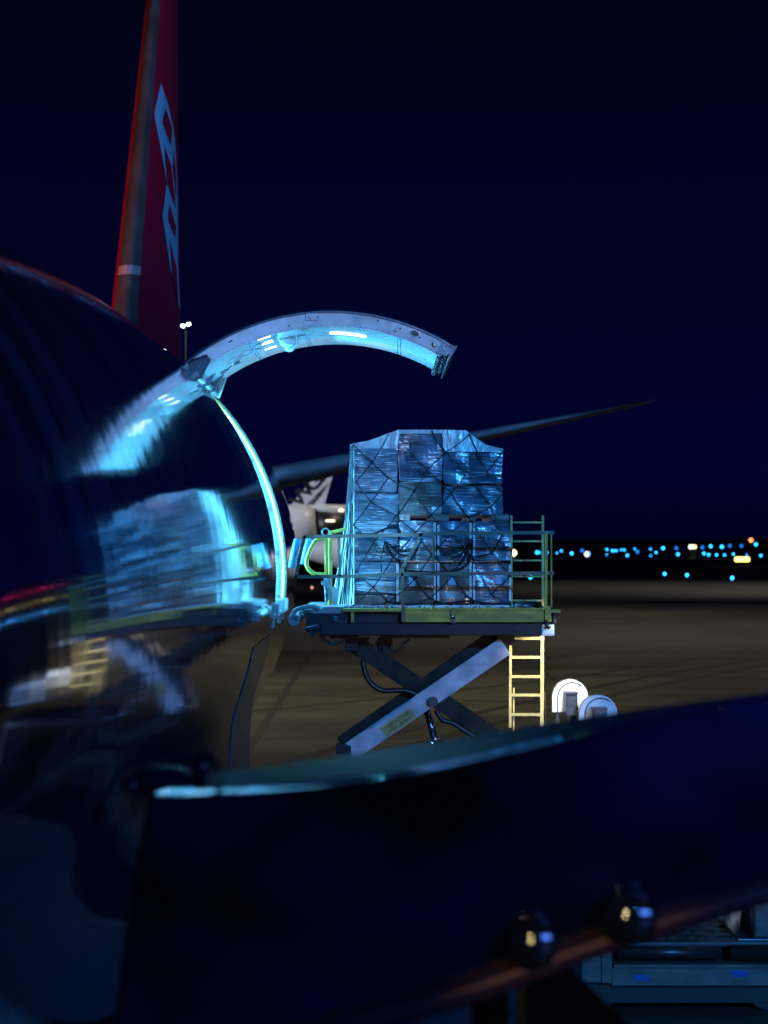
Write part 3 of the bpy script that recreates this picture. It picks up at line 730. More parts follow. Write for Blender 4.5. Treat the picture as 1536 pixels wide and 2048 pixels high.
# ------------------------------------------------------------------ cargo loader
NR = 24.35      # near side of the platform
ld = thing('cargo_loader', 'yellow and navy scissor lift cargo loader raised beside the open aircraft door', 'loader', (0.6, 26, 0))
def PB_(px0, py0, px1, py1, d0, d1, bm, bev=0.0, mi=0):
    a = W(px0, py0, d0); b = W(px1, py1, d0); box(bm, (a.x, d0, a.z), (b.x, d1, b.z), mi, bev)
bm = bmesh.new(); PB_(672, 1224, 1106, 1226, NR+.15, 27.6, bm); PB_(640, 1247, 1104, 1271, NR+.06, 27.5, bm, .01); PB_(612, 1228, 690, 1262, NR+.08, 27.5, bm, .01); PB_(690, 1226, 1104, 1247, NR+.12, 27.5, bm, .0)
prism(bm, [W(612, 1262, NR+.1), W(640, 1262, NR+.1), W(625, 1275, NR+.1)], (0, .3, 0)); PB_(660, 1268, 690, 1277, NR+.2, 26.8, bm); PB_(760, 1270, 900, 1276, NR+.3, 26.5, bm)
deck = obj('platform', bm, M['navy'], ld)
bm = bmesh.new()
PB_(805, 1218, 1096, 1243, NR, NR+.06, bm, .006); PB_(805, 1216.5, 1098, 1220, NR-.03, NR+.2, bm, .003); PB_(805, 1240.5, 1096, 1244, NR-.025, NR+.03, bm, .002)
PB_(805, 1226.5, 1096, 1228, NR-.012, NR+.03, bm)
PB_(687, 1217.5, 803, 1223, NR-.02, NR+.2, bm, .003); PB_(702, 1222, 708, 1244, NR+.0, NR+.05, bm); PB_(1096, 1219, 1121, 1226, NR, NR+.3, bm, .003)
ch = obj('side_channel', bm, M['olive'], ld)
bm = bmesh.new(); PB_(901.5, 1219, 904, 1246, NR-.035, NR, bm); PB_(905, 1231, 911, 1246, NR-.06, NR, bm); sub('clamp', bm, M['rail'], ch)
bm = bmesh.new(); ball(bm, W(908, 1234, NR-.08), .02, 10, 8); 
for k in range(5): ball(bm, W(680+k*11.5, 1245, NR+.05), .009, 8, 6)
sub('bolt', bm, M['chrome'], ch, True)
bm = bmesh.new(); PB_(1083, 1249, 1109, 1272, NR+.02, NR+.5, bm, .02); obj('corner_plate', bm, M['white'], ld)
bm = bmesh.new(); PB_(1105, 1227, 1113, 1247, NR+.05, NR+.3, bm, .015); tube(bm, smoothpts([W(1090, 1240, NR), W(1093, 1250, NR-.03), W(1099, 1256, NR-.02)]), .025, 8); obj('hook', bm, M['black'], ld)
# roller bed at the right end and stops
bm = bmesh.new()
for k in range(14): cyl(bm, W(700+k*28, 1217, NR+.3)+Vector((0, 0, -.01)), W(700+k*28, 1217, NR+.3)+Vector((0, 2.9, -.01)), .03, 10)
cyl(bm, W(1030, 1212, NR+.4), W(1068, 1212, NR+.4), .045, 14)
obj('deck_roller', bm, M['alu_dark'], ld)
bm = bmesh.new()
for px in (857, 949):
    tube(bm, smoothpts([W(px-9, 1217, NR-.02), W(px-9, 1210, NR-.02), W(px-6, 1209, NR-.02), W(px+6, 1209, NR-.02), W(px+9, 1210, NR-.02), W(px+9, 1217, NR-.02)], 3), .009, 6)
obj('lift_handle', bm, M['rail'], ld)
# left bridge
bm = bmesh.new()
PB_(604, 1217, 688, 1227, NR+.1, 27.4, bm, .006)
PB_(645, 1214, 688, 1219, NR+.1, 27.4, bm, .004)
for k in range(3):
    tube(bm, smoothpts([W(583, 1236, NR+.05+k*.9), W(590, 1222, NR+.05+k*.9), W(604, 1216, NR+.05+k*.9), W(626, 1213, NR+.05+k*.9), W(640, 1218, NR+.05+k*.9)], 5), .028, 8)
    tube(bm, smoothpts([W(598, 1228, NR+.0+k*.9), W(608, 1222, NR+.0+k*.9), W(622, 1220, NR+.0+k*.9), W(628, 1224, NR+.0+k*.9)], 4), .014, 6)
br = obj('bridge', bm, M['jamb'], ld)
bm = bmesh.new(); c0 = W(588, 1240, NR+.02)
tube(bm, [c0+Vector((.055*math.cos(R(18*k)), 0, .055*math.sin(R(18*k)))) for k in range(20)], .018, 8, closed=True)
tube(bm, [c0+Vector((.028*math.cos(R(24*k)), -.01, .028*math.sin(R(24*k)))) for k in range(12)], .007, 6)
cyl(bm, c0+Vector((0, .03, 0)), c0+Vector((0, 3.0, 0)), .06, 20); sub('end_roller', bm, M['jamb'], br)
bm = bmesh.new(); c0 = W(672, 1237, NR+.03)
tube(bm, [c0+Vector((.02*math.cos(R(30*k)), 0, .02*math.sin(R(30*k)))) for k in range(12)], .004, 6, closed=True)
tube(bm, [W(607, 1257, NR+.02), W(635, 1250, NR+.02)], .006, 6); sub('pivot_pin', bm, M['bumper'], br)
# near guard rail
G = NR-.02
def rail(bm, pts, wd=.04, dp=.03, d=G):
    for a, b in zip(pts[:-1], pts[1:]): bar(bm, W(a[0], a[1], d), W(b[0], b[1], d), wd, dp)
bm = bmesh.new()
rail(bm, [(607, 1073.5), (700, 1072), (845, 1069)]); rail(bm, [(845, 1067), (980, 1066), (1108, 1065)])
rail(bm, [(590, 1154), (700, 1152.5), (806, 1149)]); rail(bm, [(808, 1148), (980, 1147), (1108, 1146)])
rail(bm, [(609, 1072), (591, 1156)], .035); rail(bm, [(677, 1074), (680, 1152)], .032)
rail(bm, [(843, 1067), (805, 1136)], .032); rail(bm, [(805, 1134), (806, 1243)], .036)
rail(bm, [(867, 1070), (867, 1147)], .03)
rail(bm, [(809, 1215), (809.5, 1244)], .016, .05)
obj('guard_rail', bm, M['rail'], ld)
bm = bmesh.new()
rail(bm, [(1093, 1065), (1092, 1240)], .028, .04); rail(bm, [(1102.5, 1066), (1103, 1215)], .016, .03); rail(bm, [(1096, 1212), (1099, 1243)], .05, .05)
obj('rail_post', bm, M['olive'], ld)
# yellow gate at the aircraft end
gd = 25.6
bm = bmesh.new(); 
D_ = [(653, 1076), (640, 1077), (630, 1083), (622, 1096), (616, 1112), (613, 1125), (617, 1138), (628, 1147), (641, 1149), (652, 1149)]
tube(bm, smoothpts([W(x, y, gd-.3) for x, y in D_], 4), .026, 10)
gate = obj('gate_loop', bm, M['yellow'], ld, True)
bm = bmesh.new(); tube(bm, [W(652.5, 1072, gd-.3), W(653, 1150, gd-.3)], .024, 10); tube(bm, [W(660.5, 1062, gd-.25), W(660, 1215, gd-.25)], .026, 10)
tube(bm, [W(658, 1065, gd-.25), W(668, 1064, gd-.25), W(690, 1058, gd-.2)], .02, 10); sub('gate_post', bm, M['yellow'], gate)
bm = bmesh.new(); c0 = W(651, 1064, gd-.3); tube(bm, [c0+Vector((.042*math.cos(R(18*k)), 0, .042*math.sin(R(18*k)))) for k in range(20)], .009, 8, closed=True)
PB_(648, 1149, 658, 1176, gd-.35, gd-.2, bm, .008); PB_(643, 1162, 650, 1170, gd-.35, gd-.25, bm, .005); tube(bm, [W(651.5, 1176, gd-.3), W(651.5, 1190, gd-.3)], .017, 10); tube(bm, [W(651.5, 1190, gd-.3), W(651.5, 1209, gd-.3)], .009, 10)
PB_(655, 1150, 662, 1200, gd-.3, gd-.2, bm, .004); prism(bm, [W(658, 1178, gd-.1), W(668, 1172, gd-.1), W(675, 1180, gd-.1), W(675, 1212, gd-.1), W(658, 1215, gd-.1)], (0, .06, 0))
sub('gate_ring', bm, M['jamb'], gate)
for (q, d_) in (([(588, 1077), (603, 1079), (591, 1138), (575, 1133)], gd-.5), ([(612, 1077), (628, 1078), (613, 1130), (599, 1128)], gd-.1)):
    bm = bmesh.new()
    a = (W(*q[0], d_)+W(*q[1], d_))/2; b = (W(*q[2], d_)+W(*q[3], d_))/2; tube(bm, [a, b], .045, 20)
    obj('bumper_roller', bm, M['bumper'], ld)
# ladders
bm = bmesh.new(); LY = 25.1
tube(bm, [W(1085.5, 1031, LY), W(1085.5, 1246, LY)], .018, 10); tube(bm, [W(1022.5, 1031, LY), W(1023, 1240, LY)], .016, 10)
for y in (1045, 1082.5, 1121, 1153, 1201): tube(bm, [W(1022, y, LY), W(1085, y, LY)], .013, 8)
obj('upper_ladder', bm, M['pale_yellow'], ld, True)
bm = bmesh.new(); LY = 25.3
bar(bm, W(1084.5, 1270, LY), W(1083.5, 1452, LY), .042, .06); bar(bm, W(1021, 1270, LY), W(1020, 1455, LY), .032, .06); bar(bm, W(1027.5, 1375, LY+.05), W(1027, 1470, LY+.05), .02, .04)
for y in (1276.5, 1314.5, 1353, 1390, 1429): bar(bm, W(1022, y, LY), W(1083, y, LY), .034, .045)
obj('lower_ladder', bm, M['pale_yellow'], ld)
bm = bmesh.new(); bar(bm, W(1090, 1385, LY+.2), W(1092, 1452, LY+.2), .012, .012); cyl(bm, W(1084, 1450, LY), W(1084, 1456, LY), .03, 10); obj('grab_rod', bm, M['alu_dark'], ld)
# scissor arms
def arm(name, a, b, wpx, d, m, dp=.09, parent=None):
    bm = bmesh.new(); bar(bm, W(*a, d), W(*b, d), wpx/FPX*d, dp)
    bmesh.ops.bevel(bm, geom=list(bm.edges), offset=.012, segments=2, affect='EDGES')
    return obj(name, bm, m, ld) if parent is None else sub(name, bm, m, parent)
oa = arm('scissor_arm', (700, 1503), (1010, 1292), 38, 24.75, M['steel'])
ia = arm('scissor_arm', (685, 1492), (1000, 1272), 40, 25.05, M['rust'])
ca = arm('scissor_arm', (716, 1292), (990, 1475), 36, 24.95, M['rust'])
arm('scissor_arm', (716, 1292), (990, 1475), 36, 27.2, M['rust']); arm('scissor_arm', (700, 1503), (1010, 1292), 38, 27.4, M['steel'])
bm = bmesh.new(); cyl(bm, W(866, 1403, 24.62), W(866, 1403, 24.7), 10/FPX*24.7, 20); cyl(bm, W(866, 1403, 24.7), W(866, 1403, 27.5), .05, 16); sub('pivot', bm, M['black'], oa)
ux = (W(1010, 1292, 24.75)-W(700, 1503, 24.75)).normalized(); uz = Vector((0, -1, 0)).cross(ux)
bm = bmesh.new(); c0 = W(796, 1444, 24.695); p = [c0+ux*a+uz*b for a, b in ((-.21, -.075), (.21, -.075), (.21, .06), (-.21, .06))]; prism(bm, p, (0, .008, 0)); pl = sub('warning_plate', bm, M['platey'], oa)
text_mesh('plate_text', "11000 KG MAX", .052, M['black'], pl, c0+uz*.022+Vector((0, -.004, 0)), ux, (0, -1, 0))
text_mesh('plate_text', "25000 LB MAX", .052, M['black'], pl, c0-uz*.038+Vector((0, -.004, 0)), ux, (0, -1, 0))
bm = bmesh.new(); bar(bm, c0+ux*-.3+uz*.122, c0+ux*.28+uz*.122, .022, .11); sub('arm_edge', bm, M['bumper'], oa)
bm = bmesh.new(); cyl(bm, W(851, 1412, 25.1), W(875, 1500, 25.1), .042, 16); cyl(bm, W(870, 1480, 25.1), W(900, 1600, 25.1), .07, 16); obj('hydraulic_cylinder', bm, M['chrome'], ld, True)
bm = bmesh.new(); tube(bm, smoothpts([W(x, y, 24.85) for x, y in ((725, 1320), (732, 1350), (745, 1370), (765, 1381), (790, 1381), (815, 1382), (840, 1392))], 5), .032, 10)
tube(bm, smoothpts([W(x, y, 24.8) for x, y in ((872, 1420), (885, 1440), (905, 1446), (930, 1462), (950, 1475))], 5), .03, 10)
tube(bm, smoothpts([W(x, y, 24.6) for x, y in ((640, 1268), (648, 1282), (665, 1289), (680, 1286), (692, 1278))], 5), .012, 8)
tube(bm, smoothpts([W(x, y, 24.7) for x, y in ((645, 1268), (652, 1280), (668, 1287), (688, 1280))], 5), .008, 8)
tube(bm, smoothpts([W(x, y, 24.8) for x, y in ((786, 1303), (798, 1300), (806, 1288), (820, 1278))], 5), .013, 8)
obj('hydraulic_hose', bm, M['black'], ld, True)
bm = bmesh.new(); PB_(690, 1270, 716, 1303, 24.8, 25.1, bm, .01); prism(bm, [W(690, 1275, 25), W(740, 1275, 25), W(715, 1312, 25), W(698, 1302, 25)], (0, .1, 0))
prism(bm, [W(985, 1268, 24.8), W(1030, 1268, 24.8), W(1030, 1285, 24.8), W(1022, 1292, 24.8), W(1005, 1282, 24.8)], (0, .1, 0))
PB_(755, 1276, 785, 1305, 24.95, 25.1, bm)
for k in range(8): PB_(730+k*7, 1282+(k % 3)*5, 735+k*7, 1292+(k % 3)*5, 24.9, 25.0, bm, .004)
prism(bm, [W(672, 1488, 24.7), W(690, 1488, 24.7), W(702, 1492, 24.7), W(702, 1510, 24.7), W(672, 1510, 24.7)], (0, .12, 0))
obj('scissor_mount', bm, M['navy'], ld)
# lower half hidden behind the foreground: second scissor stage, base deck, wheels
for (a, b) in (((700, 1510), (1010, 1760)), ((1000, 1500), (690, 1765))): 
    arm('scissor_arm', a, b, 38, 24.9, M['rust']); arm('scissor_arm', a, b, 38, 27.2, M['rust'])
bm = bmesh.new(); box(bm, (-.9, 24.4, .55), (2.35, 27.5, 1.7), bev=.03); box(bm, (-.95, 24.3, 1.7), (2.4, 27.6, 1.8)); box(bm, (1.35, 24.6, 3.55), (2.9, 26.6, 3.65)); 
for x in (1.45, 2.8):
    for y in (24.7, 26.5): box(bm, (x-.05, y-.05, 1.8), (x+.05, y+.05, 3.55))
obj('chassis', bm, M['navy'], ld)
for x in (-.45, 1.8):
    for y in (24.55, 27.35):
        bm = bmesh.new(); cyl(bm, (x, y-.14, .45), (x, y+.14, .45), .45, 28); wh = obj('wheel', bm, M['black'], ld)
        bm = bmesh.new(); cyl(bm, (x, y-.16, .45), (x, y+.16, .45), .2, 20); sub('rim', bm, M['alu_dark'], wh)
# two white round-topped hose reel covers beside the ladder
def reel(cx, cy, rpx, bottom, d, boxr, first):
    bm = bmesh.new(); pts = []
    c0 = (cx, cy)
    for k in range(33):
        a = math.pi-math.pi*k/32; pts.append(W(cx+rpx*math.cos(a), cy-rpx*math.sin(a), d))
    pts += [W(cx+rpx, bottom, d), W(cx-rpx, bottom, d)]
    prism(bm, pts, (0, .14, 0))
    cover = obj('reel_cover', bm, M['white'], ld)
    bm = bmesh.new(); pp = []
    for k in range(33):
        a = math.pi-math.pi*k/32; pp.append(W(cx+4+(rpx-7)*math.cos(a), cy+1-(rpx-5)*math.sin(a), d-.012))
    tube(bm, [W(cx+4-(rpx-7), bottom, d-.012)]+pp[:24], .006, 6); sub('cover_groove', bm, M['black'], cover)
    bm = bmesh.new(); x0, y0, x1, y1 = boxr; PB_(x0, y0, x1, y1, d-.22, d-.01, bm, .01); PB_(x0-2, y0, x1+1, y0+3, d-.25, d-.01, bm); sub('motor_box', bm, M['alu_dark'], cover)
    return cover
rc = reel(1140.5, 1395, 36, 1424, 25.2, (1132, 1385, 1155, 1432), True)
bm = bmesh.new(); c0 = W(1144, 1394, 24.97); tube(bm, [c0+Vector((.035*math.cos(R(20*k)), 0, .03*math.sin(R(20*k)))) for k in range(2, 9)], .006, 6); ball(bm, W(1149, 1400, 24.97), .009, 8, 6)
sub('motor_cap', bm, M['rail'], rc)
bm = bmesh.new(); PB_(1134, 1424, 1153, 1470, 25.1, 25.2, bm); PB_(1112, 1424, 1119, 1470, 25.25, 25.3, bm); PB_(1137, 1436, 1141, 1470, 25.05, 25.1, bm); PB_(1145, 1436, 1149, 1470, 25.05, 25.1, bm); sub('reel_stand', bm, M['alu_dark'], rc)
reel(1197, 1428, 38, 1470, 24.7, (1187, 1416, 1214, 1460), False)
# assumed bare spots around the loader, lighting its ladder, corner, reels and arm
light('SPOT', 'loader_work_light', W(1150, 1262, 24.3), W(1075, 1330, 25.3), (1.0, 0.88, 0.66), 150, spot_size=R(95), spot_blend=.8, shadow_soft_size=.03)
light('SPOT', 'loader_work_light', W(1135, 1240, 24.2), W(1098, 1262, 24.4), (.85, .93, 1.0), 4, spot_size=R(60), spot_blend=.6, shadow_soft_size=.02)
light('SPOT', 'loader_work_light', W(1040, 1330, 23.6), W(1150, 1415, 25.2), (.72, .87, 1.0), 48, spot_size=R(36), spot_blend=.7, shadow_soft_size=.03)
light('SPOT', 'loader_work_light', W(1085, 1560, 23.9), W(990, 1305, 24.7), (.35, .6, 1.0), 14, spot_size=R(50), spot_blend=.8, shadow_soft_size=.05)

# ------------------------------------------------------------------ transporter with foil wrapped load, lower right
tr = thing('pallet_transporter', 'low grey pallet transporter on the apron at the bottom right carrying a foil wrapped load', 'transporter', (4, 29, 0))
zt = CZ-(1885-VY)/150.0; TD = 28.0
bm = bmesh.new(); a = W(1225, 1885, TD); box(bm, (a.x, TD, zt-.05), (8.5, 31.4, zt), bev=.01); dk = obj('deck', bm, mat('blue_grey_deck', (.045, .05, .06), .45, noise_=((3, 3, 3), .3)), tr)
bm = bmesh.new()
for i in range(5):
    for j in range(6):
        for q in range(2):
            x = a.x+.25+j*.42+.16*q; y = TD+.3+i*.42
            if x < a.x+1.75: box(bm, (x-.07, y-.05, zt+.001), (x+.06, y+.04, zt+.012)); cyl(bm, (x-.06, y, zt+.012), (x+.05, y, zt+.012), .022, 8)
sub('ball_rollers', bm, M['black'], dk)
bm = bmesh.new(); cyl(bm, (a.x+.05, TD-.02, zt-.13), (a.x+1.45, TD-.02, zt-.13), .085, 20); cyl(bm, (a.x+1.55, TD-.02, zt-.13), (8.4, TD-.02, zt-.13), .1, 20); obj('side_roller', bm, mat('brown_roller', (.03, .018, .018), .35), tr)
z1 = CZ-(1925-VY)/150; z2 = CZ-(1968-VY)/150
bm = bmesh.new(); box(bm, (a.x-.02, TD-.12, z2), (8.5, TD+.2, z1-.04), bev=.01); box(bm, (a.x+.0, TD-.16, z1-.04), (8.5, TD+.3, z1), bev=.005)
b0 = W(1130, 1950, TD); box(bm, (b0.x, TD-.1, z2+.03), (a.x-.04, TD+2.5, z1+.10), bev=.03); box(bm, (a.x-.16, TD-.14, z2+.04), (a.x-.02, TD, zt-.0), bev=.01)
obj('side_skirt', bm, mat('dusty_white_skirt', (.10, .09, .085), .5, noise_=((2.5, 2.5, 6), .4)), tr)
bm = bmesh.new()
for (x0, y0, x1, y1) in ((1267, 1950, 1298, 1961), (1464, 1941, 1496, 1954)): p = W(x0, y0, TD-.124); q = W(x1, y1, TD-.124); box(bm, p, (q.x, TD-.12, q.z))
obj('blue_sticker', bm, mat('blue_sticker', (.02, .06, .3), .4), tr)
bm = bmesh.new(); box(bm, (b0.x+.2, TD+.05, .12), (8.4, TD+2.9, z2+.05)); 
for x in (2.9, 5.2, 7.4): cyl(bm, (x, TD+.1, .3), (x, TD+.4, .3), .29, 20)
obj('undercarriage', bm, M['black'], tr)
ip = thing('foil_wrapped_pallet', 'silvery foil wrapped brown load resting on the low transporter at the bottom right edge', 'cargo pallet', (a.x+2.6, 29.3, zt))
fx = W(1480, 1885, TD+.1).x
bm = bmesh.new(); box(bm, (fx-.03, TD+.08, zt+.002), (8.3, 31, zt+.03), bev=.005); obj('pallet_base', bm, M['alu_dark'], ip)
bm = bmesh.new(); rows = []
for j in range(15):
    z = zt+.03+j*.12; row = []
    for k in range(13):
        s = k/12; wv = noise.noise((s*7, z*3, 8))*.06; row.append(bm.verts.new((fx+.0+wv+.1*(j/14), TD+.12+s*2.7, z)))
    rows.append(row)
for j in range(14):
    for k in range(12): bm.faces.new((rows[j][k], rows[j][k+1], rows[j+1][k+1], rows[j+1][k]))
obj('foil_side', bm, mat('crinkled_foil', (.6, .64, .7), .3, metal=.2, noise_=((5, 5, 5), .5), bump=((9, 9, 9), .9, .04)), ip)
bm = bmesh.new(); box(bm, (fx+.2, TD+.14, zt+.03), (8.2, 30.9, zt+1.75), bev=.03); obj('carton_stack', bm, M['wrapC'], ip)
light('SPOT', 'transporter_lamp', (1.2, 21.0, 4.4), (4.9, 29.3, 1.9), (.7, .82, 1.0), 4000, spot_size=R(15), spot_blend=.8, shadow_soft_size=.1)  # added spot ahead of the loader, brightens the foil

# ------------------------------------------------------------------ foreground glossy panel
fp = thing('curved_panel', 'large glossy dark blue curved panel across the lower foreground with two chrome domes', 'panel', W(900, 1800, 7))
def lerp_tab(tab, x):
    if x <= tab[0][0]: return tab[0][1]
    for a, b in zip(tab[:-1], tab[1:]):
        if a[0] <= x <= b[0]:
            i = tab.index(a); p0 = tab[max(i-1, 0)]; p3 = tab[min(i+2, len(tab)-1)]; h = b[0]-a[0]; t = (x-a[0])/h
            m0 = (b[1]-p0[1])/(b[0]-p0[0])*h; m1 = (p3[1]-a[1])/(p3[0]-a[0])*h
            return (2*t**3-3*t*t+1)*a[1]+(t**3-2*t*t+t)*m0+(-2*t**3+3*t*t)*b[1]+(t**3-t*t)*m1
    a, b = tab[-2], tab[-1]; return b[1]+(b[1]-a[1])/(b[0]-a[0])*(x-b[0])
topT = [(300, 1589), (330, 1573), (370, 1558), (430, 1547), (560, 1530), (700, 1510), (850, 1486), (1000, 1461), (1150, 1437), (1300, 1415), (1420, 1399), (1536, 1385)]
froT = [(300, 1594), (430, 1592), (560, 1583), (700, 1568), (850, 1545), (1000, 1512), (1150, 1477), (1300, 1444), (1420, 1419), (1536, 1399)]
botT = [(200, 2230), (620, 2064), (940, 1968), (1173, 1885), (1342, 1830), (1536, 1774)]
PD = 6.6
bm = bmesh.new(); rows = []
for i in range(97):
    px = 300+i*(1640-300)/96
    tp = lerp_tab(topT, px); fr = lerp_tab(froT, px); bt = lerp_tab(botT, px)
    f_ = W(px, fr, PD); dz = (fr-VY); db = PD*dz/(tp-VY)
    b_ = W(px, tp, min(db, 7.6)); b_.x = f_.x*1.0+(b_.x-f_.x)*1.0
    bo = W(px, bt, PD+.22)
    D_ = b_.y-f_.y; rr = min(.045, D_*.35); sa = 1-(rr+.004)/D_; s0 = max(.35, 1-.34/D_*.6); s0 = min(s0, sa-.05)
    tl = math.tan(R(-.95*max(0, min(1, (920-px)/260))))*D_  # tilt shaped so the lit door mirrors as a streak
    def dz_(s_): return Vector((0, 0, -tl*(sa-s_) if s_ >= s0 else -tl*(sa-s0)*s_/s0))
    ring = [b_+Vector((0, .02, -.25)), b_+Vector((0, .02, -.04)), b_+Vector((0, .005, -.008)), b_]+[b_.lerp(f_, q_)+dz_(q_) for q_ in (s0*.5, s0, s0+(sa-s0)*.33, s0+(sa-s0)*.67, sa)]
    for a in (4, 12, 24, 38, 56, 74, 88): ring.append(f_+Vector((0, rr-rr*math.sin(R(a)), -rr+rr*math.cos(R(a)))))
    e = ring[-1]; H = e.z-bo.z
    for s in (.06, .15, .28, .42, .56, .7, .84, .95, 1): 
        p = e.lerp(bo, s); p.y += -.05*math.sin(math.pi*s); ring.append(p)
    lean = 0.0
    left_shift = -(1-min(1, (px-300)/500))*.16
    for k, p in enumerate(ring):
        if k > 15: p.x += left_shift*((k-15)/9)
    rows.append([bm.verts.new(p) for p in ring])
m = len(rows[0])
for i in range(96):
    for k in range(m-1):
        f = bm.faces.new((rows[i][k], rows[i+1][k], rows[i+1][k+1], rows[i][k+1])); f.smooth = True
        f.material_index = 1 if k < 5 else (2 if k in (5, 6, 7, 8, 9) else 0)
bm.faces.new(rows[0])
obj('panel_skin', bm, [M['panel'], mat('blue_satin_ledge', (.006, .05, .13), .42, spec=.35, noise_=((2, 6, 2), .3)), mat('polished_edge', (.75, .8, .85), .035, metal=1.0)], fp)  # ledge blue holds its lit tone; mirror strip added for the streak
bm = bmesh.new(); pts = []; rr = []
for i in range(60):
    px = 180+i*(1680-180)/59; pts.append(W(px, lerp_tab(botT, px)+8, PD+.22)); rr.append((.066-.026*(px-180)/1500))
tube(bm, pts, rr, 20); obj('edge_tube', bm, M['tubem'], fp, True)
for (cx, cy, r_, sx) in ((1062, 1886, 57, 1.0), (1256, 1836, 56, 1.1)):
    bm = bmesh.new(); c0 = W(cx, cy, PD+.13); ball(bm, c0, r_/FPX*PD, 40, 28, sc=(sx, .55, 1)); dm = obj('chrome_dome', bm, M['dome'], fp, True)
# dark rounded end cap and rim at the left end of the panel
bm = bmesh.new(); e0 = 7.0
tube(bm, smoothpts([W(x, y, e0) for x, y in ((190, 1645), (207, 1600), (225, 1568), (245, 1538), (275, 1518), (310, 1508), (345, 1508), (375, 1517), (392, 1524), (402, 1508), (408, 1503), (425, 1520), (440, 1545))], 5), .009, 8)
obj('end_rim', bm, M['panel'], fp, True)
bm = bmesh.new(); ball(bm, W(325, 1562, 7.15), .12, 32, 20, sc=(.95, .9, .42)); ball(bm, W(402, 1532, 7.2), .035, 16, 12, sc=(1, 1, 1))
ball(bm, W(262, 1572, 7.0), .03, 16, 12); obj('end_cap', bm, M['panel'], fp, True)
bm = bmesh.new(); prism(bm, [W(1058, 1975, 7), W(1145, 1942, 7), W(1262, 2058, 7), W(1330, 2130, 7), W(1058, 2130, 7)], (0, .05, 0)); obj('support_gusset', bm, mat('matt_black', (.004, .004, .008), 1.0, spec=0), fp)
bm = bmesh.new(); cyl(bm, W(990, 1985, 7.2), W(990, 2140, 7.2), .045, 20); cyl(bm, W(990, 2022, 7.2), W(990, 2034, 7.2), .056, 20); bar(bm, W(1045, 1970, 7.2), W(1045, 2140, 7.2), .035, .035)
obj('support_post', bm, M['navy'], fp)
bm = bmesh.new(); cyl(bm, (.37, 7.2, 0), (.37, 7.2, 4.7), .06, 20); cyl(bm, (.37, 7.2, 0), (.37, 7.2, .04), .35, 24); cyl(bm, (1.9, 7.1, 0), (1.9, 7.1, 5.1), .05, 16); obj('support_stand', bm, M['navy'], fp)
# small warm lamps behind the camera (they mirror in the domes)
for (x, y, z, s) in ((.55, -3.3, CZ+1.0, .16), (.45, -3.3, CZ-1.4, .13)):
    light('SPOT', 'stair_lamp', (x, y, z), (.66, 6.7, CZ-1.36), (1.0, .62, .24), 240, spot_size=R(4.7), spot_blend=.3, shadow_soft_size=s)

# ------------------------------------------------------------------ aircraft parked far behind
fa = thing('parked_aircraft', 'distant white aircraft with a tail engine and dark letters on its fin', 'aircraft', (-6, 200, 0))
FD = 200.0
def FW(px, py, d=FD): return W(px, py, d)
bm = bmesh.new(); prism(bm, [FW(562, 1036), FW(590, 1000), FW(648, 932), FW(672, 932), FW(660, 968), FW(648, 1012), (FW(640, 1025)), FW(585, 1040)], (0, .5, 0)); ff = obj('tail_fin', bm, M['nacelle'], fa)
d = Vector((58, -68)).normalized()
text_mesh('tail_lettering', "W", 1.95, M['black'], ff, FW(605, 990)+Vector((0, -.06, 0)), (58, 0, 68), (0, -1, 0), .02, 1.25)
text_mesh('tail_lettering', "G", 1.95, M['black'], ff, FW(628, 965)+Vector((0, -.06, 0)), (58, 0, 68), (0, -1, 0), .02, 1.25)
text_mesh('tail_lettering', "A", 1.95, M['black'], ff, FW(649, 941)+Vector((0, -.06, 0)), (58, 0, 68), (0, -1, 0), .02, 1.25)
bm = bmesh.new()       # globe lines
for k in range(5): tube(bm, [FW(612, 1012)+Vector((0, -.05, 0)), FW(628+9*k-k*k*.5, 1008-k*10)+Vector((0, -.05, 0))], .07, 4)
tube(bm, smoothpts([FW(628, 1008), FW(637, 990), FW(650, 975)])[:], .07, 4)
sub('globe_lines', bm, M['alu_dark'], ff)
bm = bmesh.new(); prism(bm, [FW(560, 1040), FW(590, 1008), FW(602, 1012), FW(575, 1045)], (0, .1, 0)); bmesh.ops.translate(bm, verts=bm.verts, vec=(0, -.3, 0)); sub('blue_stripe', bm, mat('navy_stripe', (.02, .06, .25), .5), ff)
bm = bmesh.new(); c0 = FW(550, 1058); c1 = FW(632, 1050); tube(bm, [c0, c0.lerp(c1, .3), c0.lerp(c1, .7), c1], [1.5, 2.2, 2.15, 1.75], 28); en = obj('tail_engine', bm, M['nacelle'], fa, True)
bm = bmesh.new(); c2 = FW(690, 1050); tube(bm, [c1+Vector((.02, 0, 0)), c1.lerp(c2, .5), c2], [1.45, 1.3, 1.0], 28); sub('engine_intake', bm, M['black'], en)
bm = bmesh.new(); tube(bm, [FW(590, 1019), FW(640, 1020), FW(700, 1021)], [.4, .55, .55], 16); sub('engine_pylon', bm, M['nacelle'], en)
bm = bmesh.new(); tube(bm, [FW(560, 1095), FW(610, 1098), FW(680, 1104), FW(760, 1112), FW(880, 1116), FW(960, 1118), FW(1000, 1122)], [.3, .9, 1.6, 2.2, 2.4, 2.0, .2], 28); obj('fuselage', bm, M['nacelle'], fa, True)
bm = bmesh.new()
for px in (720, 930): cyl(bm, FW(px, 1135), Vector((FW(px, 1135).x, FD, .5)), .15, 8); cyl(bm, Vector((FW(px, 1135).x, FD-.3, .5)), Vector((FW(px, 1135).x, FD+.3, .5)), .5, 16)
obj('landing_gear', bm, M['black'], fa)
